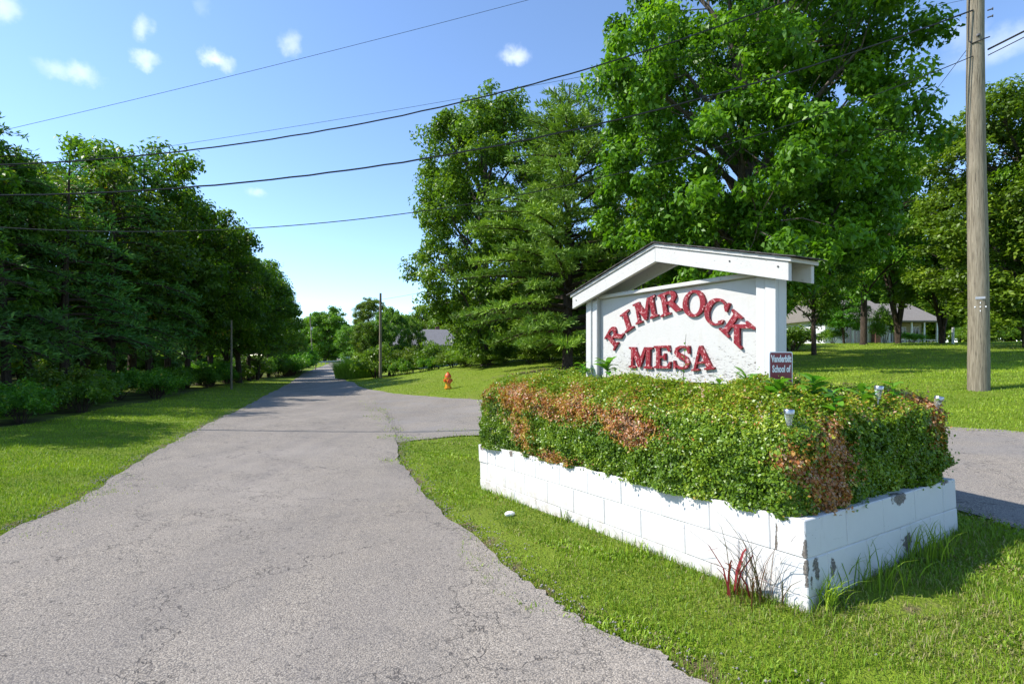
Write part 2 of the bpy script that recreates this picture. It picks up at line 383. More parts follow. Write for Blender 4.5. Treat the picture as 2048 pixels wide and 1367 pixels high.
    t = NT('lamp_glass'); tb = t.bsdf((.70, .71, .69), .2, spec=.4, **{'Transmission Weight': .8, 'IOR': 1.3}); M['lamp_glass'] = t.done(tb)
    M['wire'] = plain('wire', (.018, .018, .018), .6)
    M['iron'] = plain('iron', (.10, .10, .10), .55, metal=.8)
    M['hyd_yellow'] = plain('hyd_yellow', (.62, .30, .02), .45, var=.2, nscale=14)
    M['hyd_red'] = plain('hyd_red', (.60, .10, .02), .45, var=.25, nscale=14)
    M['stone'] = plain('stone', (.74, .73, .70), .8, var=.12, nscale=12, bump=.01)
    M['gravel'] = plain('gravel', (.22, .20, .18), .9, var=.5, nscale=60)
    M['house_white'] = plain('house_white', (.60, .61, .62), .7, var=.05, nscale=2)
    M['house_beige'] = plain('house_beige', (.36, .30, .19), .8, var=.15, nscale=3)
    M['brick'] = plain('brick', (.17, .085, .06), .9, var=.3, nscale=10)
    M['glass'] = plain('glass', (.03, .035, .04), .12, spec=.6)
    M['roof_grey'] = plain('roof_grey', (.16, .155, .16), .95, var=.3, nscale=5, bump=.02)
    M['roof_tan'] = plain('roof_tan', (.19, .17, .15), .95, var=.25, nscale=5, bump=.02)
    M['trim'] = plain('trim', (.66, .66, .65), .6, var=.05)
    M['car_white'] = plain('car_white', (.72, .73, .74), .25, spec=.5, var=.03)
    M['rubber'] = plain('rubber', (.02, .02, .02), .8)
    M['curtain'] = plain('curtain', (.45, .44, .40), .9, var=.3, nscale=8)
    M['mail_black'] = plain('mail_black', (.02, .022, .022), .4)
    M['post_wood'] = plain('post_wood', (.22, .17, .12), .9, var=.3, nscale=20)
    M['rail'] = plain('rail', (.36, .37, .38), .5, metal=.4)
make_materials()

# ------------------------------------------------------------------ terrain height
def at(px, py, d): return ((px-CX)*d/F, d, EYE-(py-HY)*d/F)
CP = [(-1, 0, 0), (-2.2, 4, 0), (.8, 2.4, .03), (-3.7, 8.3, -.05), (-5.6, 13, -.12), (-8, 20, -.25), (-12, 30, -.5), (-16.5, 42, -.85),
      (-24.5, 65, -1.2), (-29.4, 80, -.9), (-43, 125, -.46), (-60, 180, .2),
      (-5, 3, .02), (-9, 8.5, .04), (-11.5, 11, .08), (-12, 15, .0), (-15.5, 26, -.33), (-20, 40, -.75), (-29, 65, -1.05), (-30, 20, .2), (-42, 50, -.2),
      (1.53, 2.6, .17), (3.07, 3.5, .28), (-.35, 5.85, -.04), (1.2, 6.7, .08), (3.6, 4.1, .31), (.3, 3.6, .05), (2.4, 2.2, .2),
      (6.66, 7.85, .4), (7.0, 7.0, .44), (-1.16, 18.5, -.1), (2.8, 12.5, .16), (-2.1, 9.5, -.08),
      at(1957, 780, 10.5), at(1957, 728, 18), at(1957, 692, 31), at(1700, 735, 17), at(1700, 692, 33), at(1590, 692, 35), at(1590, 735, 19), at(1300, 712, 34),
      at(1150, 713, 33), at(940, 729, 36), at(896, 778, 23.5), at(1000, 762, 22.5), at(1100, 735, 26), at(761, 757, 42), at(850, 745, 43),
      (-10, 62, .0), (-18, 70, -.6), (5, 60, 1.5), (22, 60, 2.5), (42, 48, 2.7), (60, 25, 2.8), (30, 5, 1.9), (16, 3, 1.0),
      (5, -5, .35), (-5, -5, .1), (11, -6, .8), (-20, -10, .3), (40, -30, 2), (-40, -30, .4)]
for k in range(14):
    a = 2*math.pi*k/14; CP.append((260*math.cos(a), 90+260*math.sin(a), 1.0+.9*math.cos(a)))
CP = np.array(CP)
def tps_k(r2): return np.where(r2 > 1e-12, .5*r2*np.log(np.maximum(r2, 1e-12)), 0)
def _fit():
    P = CP[:, :2]/50.; n = len(P); K = tps_k(((P[:, None]-P[None])**2).sum(-1)) + np.eye(n)*2e-6
    A = np.zeros((n+3, n+3)); A[:n, :n] = K; A[:n, n] = 1; A[:n, n+1:] = P; A[n, :n] = 1; A[n+1:, :n] = P.T
    return np.linalg.solve(A, np.concatenate([CP[:, 2], [0, 0, 0]]))
_W = _fit()
def H(x, y):
    x = np.asarray(x, float); y = np.asarray(y, float); sh = x.shape
    q = np.stack([x.ravel(), y.ravel()-90], 1); r = np.sqrt((q**2).sum(1)); q = q*np.minimum(1, 255/np.maximum(r, 1e-6))[:, None]
    q = (q+[0, 90])/50.; P = CP[:, :2]/50.; out = np.empty(len(q))
    for i in range(0, len(q), 20000):
        s = q[i:i+20000]; out[i:i+20000] = tps_k(((s[:, None]-P[None])**2).sum(-1)) @ _W[:-3] + _W[-3] + s @ _W[-2:]
    return out.reshape(sh)
def h1(x, y): return float(H(np.array([x]), np.array([y]))[0])
def ground_at(px, py, dmax=240.):
    d = np.concatenate([np.arange(1.2, 30, .05), np.arange(30, dmax, .25)])
    x = (px-CX)/F*d; z = EYE-(py-HY)/F*d; g = H(x, d); k = np.argmax(z <= g)
    if z[k] > g[k]: k = len(d)-1
    return float(x[k]), float(d[k])
def on_ray(px, d):                     # a plan point at depth d seen at column px, on the ground
    x = (px-CX)/F*d; return (x, d, h1(x, d))

# ------------------------------------------------------------------ roads in plan
def unit(v): return v/(np.linalg.norm(v, axis=-1, keepdims=True)+1e-9)
def noise3(P, scale, seed, octs=3):
    """cheap smooth value noise from sines, about -1..1"""
    r = np.random.default_rng(seed); out = np.zeros(len(P)); a = 1.
    for o in range(octs):
        for k in range(4):
            d = unit(r.normal(size=3)); out += a*np.sin(P @ d*scale*(1.9**o)*r.uniform(.7, 1.3)+r.uniform(0, 6.28))/3.2
        a *= .55
    return out
def smooth_line(pts, n=6):
    pts = [np.array(p[:2], float) for p in pts]; out = []
    for i in range(len(pts)-1):
        p0, p1, p2, p3 = pts[max(i-1, 0)], pts[i], pts[i+1], pts[min(i+2, len(pts)-1)]
        for t in np.arange(n)/n:
            out.append(.5*((2*p1)+(-p0+p2)*t+(2*p0-5*p1+4*p2-p3)*t*t+(-p0+3*p1-3*p2+p3)*t**3))
    out.append(pts[-1]); return np.array(out)
def ragged(line, amp, seed):
    """resample a road edge finely where it is near and crumble it"""
    out = [line[0]]
    for a, b in zip(line[:-1], line[1:]):
        L = np.hypot(*(b-a)); n = max(1, int(L/(.16 if min(a[1], b[1]) < 13 else .8 if min(a[1], b[1]) < 40 else 5)))
        for k in range(1, n+1): out.append(a+(b-a)*k/n)
    line = np.array(out); P = np.concatenate([line, np.zeros((len(line), 1))], 1); k = .55*noise3(P, 2.6, seed)+.45*noise3(P, 9., seed+50)+.3*np.random.default_rng(seed).normal(size=len(line))
    t = np.gradient(line, axis=0); nn = np.stack([-t[:, 1], t[:, 0]], 1); nn /= np.linalg.norm(nn, axis=1)[:, None]+1e-9
    return line+nn*(k*amp)[:, None]
G = ground_at
left_px = [(0, 1080), (100, 1030), (215, 962), (319, 900), (413, 850), (504, 806), (540, 786), (600, 752), (623, 740), (657, 727)]
L_main = smooth_line([(-.2, -8), (-1.3, -3), (-2.7, .5)] + [G(*p) for p in left_px] + [(-62, 180), (-75, 230)], 8)
right_px = [(1400, 1367), (1330, 1322), (1234, 1281), (1139, 1231), (1056, 1173), (998, 1123), (890, 1032), (832, 970), (799, 924), (795, 880), (782, 854),
            (760, 819), (717, 772), (690, 760), (673, 753), (676, 740), (688, 727)]
R_main = smooth_line([(14, -1.0), (6, .3), (2.3, 1.35), (1.35, 1.95)] + [G(*p) for p in right_px] + [(-57, 180), (-70, 230)], 8)
near_side = smooth_line([G(793, 884), G(880, 875), G(961, 870), (1.6, 8.6), (3.05, 6.1), G(1912, 1022), G(2048, 1060), (4.3, 2.3), (6.2, 1.1), (9, .6), (14, .3)], 8)
far_side = smooth_line([G(690, 760), G(717, 771.5), G(765, 782.5), G(809, 788.5), G(888, 795), G(960, 799), (2.6, 13.7), G(1890, 853), G(2048, 863), (8.2, 4.9), (10.5, 3.9), (14, 3.6)], 8)
L_main = ragged(L_main, .06, 1); R_main = ragged(R_main, .045, 2); near_side = ragged(near_side, .05, 3); far_side = ragged(far_side, .05, 4)
main_poly = np.concatenate([L_main, R_main[::-1], [(14, -8)]])
side_poly = np.concatenate([near_side, far_side[::-1]])

def inside(x, y, poly):
    c = np.zeros(x.shape, bool); n = len(poly); j = n-1
    for i in range(n):
        xi, yi = poly[i]; xj, yj = poly[j]
        if yi != yj:
            hit = ((yi > y) != (yj > y)) & (x < (xj-xi)*(y-yi)/(yj-yi)+xi); c ^= hit
        j = i
    return c
def edge_dist(x, y, line):
    best = np.full(x.shape, 1e9)
    for i in range(len(line)-1):
        a, b = line[i], line[i+1]; ab = b-a; L2 = ab@ab+1e-12
        t = np.clip(((x-a[0])*ab[0]+(y-a[1])*ab[1])/L2, 0, 1)
        best = np.minimum(best, (x-a[0]-t*ab[0])**2+(y-a[1]-t*ab[1])**2)
    return np.sqrt(best)
def closed(p): return np.concatenate([p, p[:1]])
MAINC, SIDEC = closed(main_poly), closed(side_poly)
def on_road(x, y): return inside(x, y, main_poly) | inside(x, y, side_poly)

# planter frame: u along the short wall, s along the long wall, seen from its near corner
PO = np.array([1.53, 2.615]); EU = np.array([math.cos(math.radians(30)), math.sin(math.radians(30))]); ES = np.array([-EU[1], EU[0]])
PW, PL, PZ, PTILT = 1.80, 3.80, .645, .045        # size, height of the wall top at the near corner, fall along the long wall
def us(x, y): return (x-PO[0])*EU[0]+(y-PO[1])*EU[1], (x-PO[0])*ES[0]+(y-PO[1])*ES[1]

# edge of the wood on the far side of the verge
wood_line = smooth_line([(-9.5, -12), (-10.6, 0), G(0, 856), G(205, 818), G(330, 797), G(439, 772), G(520, 757), (-27.5, 66), (-34, 82), (-36, 90)], 6)
wood_poly = np.concatenate([wood_line, [(-90, 95), (-120, 40), (-120, -12)]])

def build_ground():
    def axis(n, a, reach, c): q = np.arange(-n, n+1)/n; b = math.asinh(reach/a); return c+a*np.sinh(b*q)
    xs = axis(165, 5., 1800, 0.); ys = axis(165, 6., 2200, 7.)
    X, Y = np.meshgrid(xs, ys); Z = H(X, Y)
    near = (np.abs(X) < 90) & (Y > -12) & (Y < 240); x, y = X[near], Y[near]
    dep = np.zeros(x.shape)
    for poly, c in ((main_poly, MAINC), (side_poly, SIDEC)):
        i = inside(x, y, poly); d = np.zeros(x.shape); d[i] = edge_dist(x[i], y[i], c); dep = np.maximum(dep, np.clip(d/.5, 0, 1)*.16+(d > 0)*.012)
    Z[near] -= dep
    Z += .35*np.sin(X*.013)*np.sin(Y*.011)*np.clip((np.hypot(X, Y)-150)/200, 0, 1)
    dirt = np.zeros(X.shape); de = np.full(x.shape, 9.)
    for c in (MAINC, SIDEC): de = np.minimum(de, edge_dist(x, y, c))
    dn = np.clip(1-de/.45, 0, 1)*.62
    gx, gy = G(1075, 742); bare = np.exp(-(((x-gx)/4.5)**2+((y-gy)/2.2)**2))*.62
    gx, gy = G(1690, 768); bare = np.maximum(bare, np.exp(-(((x-gx)/1.6)**2+((y-gy)/1.2)**2))*.55)
    u, s = us(x, y); pd = np.maximum(np.maximum(-u, u-PW), np.maximum(-s, s-PL)); bare = np.maximum(bare, np.exp(-np.abs(pd)/.10)*.52)
    gx, gy = G(1800, 1205); bare = np.maximum(bare, np.exp(-(((x-gx)/.25)**2+((y-gy)/.22)**2))*.7)
    dirt[near] = np.maximum(dn, bare)
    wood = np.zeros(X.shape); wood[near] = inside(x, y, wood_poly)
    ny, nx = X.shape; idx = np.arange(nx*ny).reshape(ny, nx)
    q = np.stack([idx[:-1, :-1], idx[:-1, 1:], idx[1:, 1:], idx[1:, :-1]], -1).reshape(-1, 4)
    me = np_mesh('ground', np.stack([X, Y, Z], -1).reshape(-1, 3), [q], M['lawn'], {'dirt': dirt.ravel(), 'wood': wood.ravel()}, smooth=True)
    tag(link('ground', me), 'mown green lawn and verge sloping round the road', kind='structure')
def build_road(name, poly, dz, mat, label):
    """fills the road's outline with a grid of cells clipped at the edge, draped over the terrain"""
    bm = bmesh.new(); vsx = [bm.verts.new((p[0], p[1], 0)) for p in poly]; bm.faces.new(vsx)
    for ax, cuts in ((0, np.concatenate([np.arange(-70, -20, 2.5), np.arange(-20, 14, .5)])), (1, np.concatenate([np.arange(-8, 26, .5), np.arange(26, 60, 1.5), np.arange(60, 232, 4)]))):
        for c in cuts:
            co = [0, 0, 0]; no = [0, 0, 0]; co[ax] = c; no[ax] = 1
            bmesh.ops.bisect_plane(bm, geom=bm.faces[:]+bm.edges[:]+bm.verts[:], plane_co=co, plane_no=no, dist=1e-5)
    bmesh.ops.triangulate(bm, faces=[f for f in bm.faces if len(f.verts) > 4])
    V = np.array([v.co[:] for v in bm.verts]); Z = H(V[:, 0], V[:, 1])+dz
    for v, z in zip(bm.verts, Z): v.co.z = z
    bmesh.ops.recalc_face_normals(bm, faces=bm.faces)
    for f in bm.faces:
        f.smooth = True
        if f.normal.z < 0: f.normal_flip()
    me = bpy.data.meshes.new(name); bm.to_mesh(me); bm.free(); me.materials.append(mat)
    tag(link(name, me), label, kind='structure')
build_ground()
build_road('side_road', side_poly, .004, M['asphalt_old'], 'cracked grey side lane branching off behind the planter')
build_road('road', main_poly, .012, M['asphalt'], 'bleached grey asphalt road leading away to the trees')

# ------------------------------------------------------------------ planter of painted concrete blocks
planter = empty('block_planter', (PO[0], PO[1], PZ-.6), math.radians(30))
planter.rotation_euler = (-PTILT, 0, math.radians(30))
tag(planter, 'low white painted concrete block planter holding the hedge and town sign', 'planter')
def build_planter():
    T = .2; g = .003; rg = np.random.default_rng(11); cache = {}
    def block(u0, u1, s0, s1, z0):
        key = (round(u1-u0, 3), round(s1-s0, 3))
        if key not in cache: cache[key] = MB().box((0, 0, 0), (key[0]-g, key[1]-g, .2-g)).mesh('concrete_block', M['block_paint'], bevel=.005)
        o = link('concrete_block', cache[key], planter)
        o.location = ((u0+u1)/2+rg.normal(0, .0012), (s0+s1)/2+rg.normal(0, .0012), z0+.1+rg.normal(0, .0008))
        o.rotation_euler = (rg.normal(0, .002), rg.normal(0, .002), rg.normal(0, .003))
        if z0 > .35 and s0 > PL-.3 and u0 < .1: o.rotation_euler = (.02, -.03, .05); o.location.x -= .012      # the loose corner block
    def run(a, b):
        cuts = [a]
        while b-cuts[-1] > .21: cuts.append(round(min(cuts[-1]+.4, b), 4))
        if b-cuts[-1] > .01: cuts.append(b)
        return list(zip(cuts[:-1], cuts[1:]))
    for k in range(3):
        z0 = .4-.2*k
        for a, b in (run(0, PW) if k % 2 == 0 else run(T, PW-T)):
            block(a, b, 0, T, z0); block(a, b, PL-T, PL, z0)
        for a, b in (run(T, PL-T) if k % 2 == 0 else run(0, PL)):
            block(0, T, a, b, z0); block(PW-T, PW, a, b, z0)
    e = .009; m = MB()
    m.box((PW/2, T/2, .297), (PW-2*e, T-2*e, .594)); m.box((PW/2, PL-T/2, .297), (PW-2*e, T-2*e, .594))
    m.box((T/2, PL/2, .297), (T-2*e, PL-2*T+2*e-.001, .594)); m.box((PW-T/2, PL/2, .297), (T-2*e, PL-2*T+2*e-.001, .594))
    m.build('mortar', M['mortar'], planter)
    n = 14; vv = []; ff = []
    for i in range(n+1):
        for j in range(n+1): vv.append((T-.003+(PW-2*T+.006)*i/n, T-.003+(PL-2*T+.006)*j/n, .53+rg.uniform(0, .035)))
    for i in range(n):
        for j in range(n): a = i*(n+1)+j; ff.append((a, a+n+1, a+n+2, a+1))
    MB().add(vv, ff).build('soil', M['soil'], planter)
build_planter()

def pl(u, s, dz=0.0):                       # a point over the planter: dz above the wall top
    x, y = PO+EU*u+ES*s; return (float(x), float(y), PZ-PTILT*s+dz)

# ------------------------------------------------------------------ leaf clouds
def leaf_cloud(name, P, N, size, tint, mat, rng, aspect=.55, droop=.25, fold=.25, tri=False):
    """one folded leaf per point: P position, N leaf normal"""
    n = len(P); size = np.broadcast_to(size, (n,))[:, None]
    r = unit(rng.normal(size=(n, 3))+np.array([0, 0, -droop*2])); A = unit(r-N*(r*N).sum(1, keepdims=True)); B = np.cross(N, A)
    base = P-A*size*.5; tip = P+A*size*.5-N*size*.12
    l = P+B*size*aspect*.5+N*size*fold*.35; rr = P-B*size*aspect*.5+N*size*fold*.35
    V = np.stack([base, rr, tip, l], 1).reshape(-1, 3); q = np.arange(4*n).reshape(n, 4)
    return np_mesh(name, V, [q], mat, fattrs={'tint': np.clip(tint, 0, 1)})

# ------------------------------------------------------------------ hedge
def build_hedge():
    rng = np.random.default_rng(21); lo = np.array([-.035, .035, -.03]); hi = np.array([PW-.05, PL-.04, .60])
    N = 265000; dims = hi-lo; faces = [('u0', dims[1]*dims[2], 1.5), ('u1', dims[1]*dims[2], .6), ('s0', dims[0]*dims[2], 1.55), ('s1', dims[0]*dims[2], .7), ('top', dims[0]*dims[1], .9)]
    w = np.array([a*b for _, a, b in faces]); cnt = (N*w/w.sum()).astype(int); P = []; F_ = []
    for (nm, _, _), c in zip(faces, cnt):
        q = lo+dims*rng.random((c, 3))
        if nm == 'u0': q[:, 0] = lo[0]
        if nm == 'u1': q[:, 0] = hi[0]
        if nm == 's0': q[:, 1] = lo[1]
        if nm == 's1': q[:, 1] = hi[1]
        if nm == 'top': q[:, 2] = hi[2]
        P.append(q)
    P = np.concatenate(P); r = .13
    q = np.clip(P, lo+r, hi-r); q[:, 2] = np.clip(P[:, 2], lo[2]+.02, hi[2]-r); nrm = P-q; nrm[:, 2] = np.where(P[:, 2] < lo[2]+.1, np.minimum(nrm[:, 2], 0)*.3, nrm[:, 2])
    nrm = unit(nrm); S = q+nrm*r
    S[:, 2] = np.maximum(S[:, 2], lo[2])
    # the sides lean in a little at the foot, the outline is lumpy
    lump = noise3(S, 6., 3)*.035+noise3(S, 19., 4, 2)*.026+noise3(S, 42., 14, 2)*.020
    dep = rng.exponential(.028, len(S)); out = (rng.random(len(S)) < .07) & (noise3(S, 55., 15, 2) > .1); dep[out] -= rng.uniform(.0, .06, out.sum())
    S = S+nrm*(lump-dep)[:, None]
    # domed top: lower along the outer edges and at the near corner, higher in the middle and at the far end
    e = np.minimum.reduce([S[:, 0]-lo[0], hi[0]-S[:, 0]+.06, S[:, 1]-lo[1], hi[1]-S[:, 1]]); e = np.clip(e/.34, 0, 1); e = e*e*(3-2*e)
    zt = (.50+.050*S[:, 1]+.03*np.clip(S[:, 0], 0, 2))*(1-e)+(.625+.046*S[:, 1])*e
    S[:, 2] = np.where(S[:, 2] > 0, S[:, 2]/.60*zt, S[:, 2])
    foot = np.clip((S[:, 2]-lo[2])/.16, 0, 1); inn = unit(np.stack([PW/2-S[:, 0], PL/2-S[:, 1], 0*S[:, 0]], 1)); S += inn*((1-foot)*.05)[:, None]
    # colour: green sides, yellow-green top, browned scorched patches
    zf = S[:, 2]/np.maximum(zt, .1); n1 = noise3(S, 5., 8); n2 = noise3(S, 16., 9)
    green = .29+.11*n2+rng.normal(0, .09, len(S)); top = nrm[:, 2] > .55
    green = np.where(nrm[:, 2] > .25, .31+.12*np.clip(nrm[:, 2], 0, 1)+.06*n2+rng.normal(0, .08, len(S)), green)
    def el(us_, uc, ur, sc, sr, zc, zr): return 1-np.sqrt(((S[:, 0]-uc)/ur)**2+((S[:, 1]-sc)/sr)**2+((zf-zc)/zr)**2)
    b = np.maximum.reduce([el(0, -.02, .22, 2.95, .80, .84, .30), el(0, -.02, .22, 1.95, .85, .80, .28), el(0, -.02, .18, 1.35, .45, .66, .28), el(0, .0, .22, 2.72, .22, .40, .62),
                           el(0, .0, .22, 2.25, .42, .05, .16), el(0, .28, .34, .0, .3, .40, .62), el(0, .05, .16, .05, .2, .55, .35), el(0, 1.62, .22, .1, .3, .72, .4)])
    brown = np.clip((b+.05+.22*n1+.26*n2+.14*rng.normal(size=len(S)))*2.2, 0, 1)
    tint = np.where(rng.random(len(S)) < brown*.95, .78+.11*n2+rng.normal(0, .10, len(S)), green)
    dry = (nrm[:, 2] > .4) & (rng.random(len(S)) < .02+.05*n1+.16*np.clip(1.2-S[:, 1], 0, 1)*(S[:, 0] > .7)+.03*(S[:, 0] < .7)); tint = np.where(dry, rng.choice([.66, .72, .8, .97], len(S)), tint)
    Nn = unit(nrm*1.0+rng.normal(0, .75, S.shape)+[0, 0, .25])
    size = rng.uniform(.015, .027, len(S))*np.where(nrm[:, 2] > .5, 1.0, 1.08)
    # loose shoots standing proud of the clipped surface
    pick = rng.choice(len(S), 1000, replace=False); pick = pick[(S[pick, 2] > .12)]; per = 9; base = np.repeat(S[pick], per, 0); sn = np.repeat(unit(nrm[pick]*.7+[0, 0, .7]+rng.normal(0, .3, (len(pick), 3))), per, 0)
    t_ = np.tile(np.linspace(.1, 1, per), len(pick))*np.repeat(rng.uniform(.03, .10, len(pick)), per); Sp = base+sn*t_[:, None]+rng.normal(0, .007, base.shape)
    S = np.concatenate([S, Sp]); Nn = np.concatenate([Nn, unit(sn+rng.normal(0, .8, sn.shape))]); tint = np.concatenate([tint, np.repeat(tint[pick], per)+.06+rng.normal(0, .04, len(Sp))]); size = np.concatenate([size, rng.uniform(.012, .022, len(Sp))])
    hd = empty('boxwood_hedge', (PO[0], PO[1], PZ), math.radians(30)); hd.rotation_euler = (-PTILT, 0, math.radians(30))
    tag(hd, 'clipped boxwood hedge with scorched orange-brown patches filling the white block planter', 'hedge')
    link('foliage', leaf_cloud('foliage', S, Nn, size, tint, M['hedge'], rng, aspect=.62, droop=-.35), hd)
    m = MB(); c = (lo+hi)/2                                         # twiggy stems under the leaves
    for k in range(900):
        u, s = rng.uniform(.2, PW-.24), rng.uniform(.22, PL-.22); p0 = (u, s, -.06)
        a = rng.uniform(0, 6.28); t = rng.uniform(.15, .38); e = (np.clip(u+math.cos(a)*t, .06, PW-.1), np.clip(s+math.sin(a)*t, .1, PL-.1), rng.uniform(.2, .38))
        m.tube([p0, ((u+e[0])/2, (s+e[1])/2, e[2]*.6), e], [.006, .004, .0015], 4, cap=False)
    m.build('stems', M['bark_dark'], hd, fixn=False)
    # inner leaves so that nothing shows through
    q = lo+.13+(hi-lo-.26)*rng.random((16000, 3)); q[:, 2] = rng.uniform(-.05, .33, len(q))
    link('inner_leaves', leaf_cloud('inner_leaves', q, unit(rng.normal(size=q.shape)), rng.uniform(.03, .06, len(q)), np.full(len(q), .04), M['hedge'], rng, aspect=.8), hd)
build_hedge()

# ------------------------------------------------------------------ town sign
SGN = (float((PO+EU*.92)[0]), float((PO+EU*.92)[1]))
sign = empty('town_sign', (SGN[0], SGN[1], 0.6), math.radians(30))
tag(sign, 'white wooden gabled town sign with red arched letters standing in the hedge', 'sign')
SB = .6                                             # height of the sign empty; local z = world z - SB
def band(m, outer, inner, a0, a1, fn, close=False):
    n = len(outer); vs_ = [fn(x, y, a) for a in (a0, a1) for ring in (outer, inner) for x, y in ring]; fs_ = []
    O0, I0, O1, I1 = 0, n, 2*n, 3*n
    for k in range(n if close else n-1):
        j = (k+1) % n
        fs_ += [(O0+k, O0+j, I0+j, I0+k), (O1+k, I1+k, I1+j, O1+j), (O0+k, O1+k, O1+j, O0+j), (I0+k, I0+j, I1+j, I1+k)]
    if not close: fs_ += [(O0, I0, I1, O1), (O0+n-1, O1+n-1, I1+n-1, I0+n-1)]
    m.add(vs_, fs_)
def arc(cx, cy, rx, ry, a0, a1, n=14): return [(cx+rx*math.cos(math.radians(a0+(a1-a0)*k/n)), cy+ry*math.sin(math.radians(a0+(a1-a0)*k/n))) for k in range(n+1)]
def ibeam(x, w, t, h0=0., h1=1.):
    a, b = x-w/2, x+w/2; p, q = x-t/2, x+t/2; s = .075
    return [(a, h0), (b, h0), (b, h0+s), (q, h0+s+.05), (q, h1-s-.05), (b, h1-s), (b, h1), (a, h1), (a, h1-s), (p, h1-s-.05), (p, h0+s+.05), (a, h0+s)]
def glyph(ch):
    """strokes of a bold slab-serif capital, 1 unit high: ('p', polygon) or ('b', outer, inner, closed); and its width"""
    if ch == 'I': return [('p', ibeam(.24, .46, .19))], .48
    if ch == 'R': return [('p', ibeam(.22, .44, .18)), ('b', [(.24, 1)]+arc(.46, .725, .30, .275, 90, -90)+[(.24, .45)], [(.24, .88)]+arc(.44, .725, .13, .155, 90, -90)+[(.24, .57)], False),
                          ('p', [(.36, .50), (.60, .50), (.80, .11), (.90, .085), (.90, 0), (.66, 0)])], .9
    if ch == 'M': return [('p', ibeam(.17, .34, .115)), ('p', ibeam(.91, .38, .18)), ('p', [(.06, 1), (.30, 1), (.60, .30), (.53, .04), (.47, .04)]), ('p', [(.86, 1), (.74, 1), (.50, .34), (.53, .04), (.57, .04)])], 1.1
    if ch == 'O': return [('b', arc(.44, .5, .44, .52, 0, 360, 30)[:-1], arc(.44, .5, .25, .42, 0, 360, 30)[:-1], True)], .88
    if ch == 'C': return [('b', arc(.45, .5, .45, .52, 38, 322, 24), arc(.50, .5, .295, .43, 42, 318, 24), False), ('p', [(.76, 1), (.84, 1), (.84, .66), (.77, .66), (.66, .82)]), ('p', [(.70, .12), (.82, .16), (.84, .33), (.78, .33), (.66, .22)])], .85
    if ch == 'K': return [('p', ibeam(.22, .44, .18)), ('p', [(.28, .40), (.28, .52), (.66, .90), (.60, .925), (.60, 1), (.96, 1), (.96, .925), (.86, .90), (.46, .50)]),
                          ('p', [(.36, .56), (.52, .66), (.86, .11), (.98, .085), (.98, 0), (.68, 0)])], .98
    if ch == 'E': return [('p', ibeam(.20, .40, .18)), ('p', [(.24, 1), (.74, 1), (.76, .72), (.69, .72), (.60, .90), (.24, .90)]), ('p', [(.24, 0), (.76, 0), (.80, .30), (.73, .30), (.62, .10), (.24, .10)]),
                          ('p', [(.28, .46), (.46, .46), (.50, .36), (.56, .36), (.56, .66), (.50, .66), (.46, .56), (.28, .56)])], .8
    if ch == 'A': return [('p', [(.42, 1.0), (.54, 1.0), (.90, .085), (.98, .08), (.98, 0), (.56, 0), (.56, .08), (.66, .085), (.44, .74)]), ('p', [(.46, .96), (.40, .96), (.10, .085), (.0, .08), (.0, 0), (.34, 0), (.34, .08), (.20, .085), (.46, .80)]),
                          ('p', [(.24, .27), (.66, .27), (.62, .36), (.27, .36)])], .98
    if ch == 'S':
        c = [(.72, .74), (.66, .88), (.50, .955), (.32, .945), (.17, .85), (.14, .71), (.24, .59), (.42, .52), (.59, .43), (.67, .30), (.63, .14), (.48, .055), (.29, .06), (.14, .15), (.07, .28)]
        wd = [.03, .06, .09, .10, .15, .19, .21, .22, .22, .20, .16, .11, .10, .07, .03]; O = []; I = []
        for k, (x, y) in enumerate(c):
            x0, y0 = c[max(k-1, 0)]; x1, y1 = c[min(k+1, len(c)-1)]; L = math.hypot(x1-x0, y1-y0); nx, ny = -(y1-y0)/L, (x1-x0)/L
            O.append((x+nx*wd[k]/2, y+ny*wd[k]/2)); I.append((x-nx*wd[k]/2, y-ny*wd[k]/2))
        return [('b', O, I, False), ('p', [(.66, 1.0), (.74, 1.0), (.76, .66), (.69, .66), (.63, .80)]), ('p', [(.04, 0), (.11, 0), (.20, .10), (.10, .36), (.03, .36)])], .8

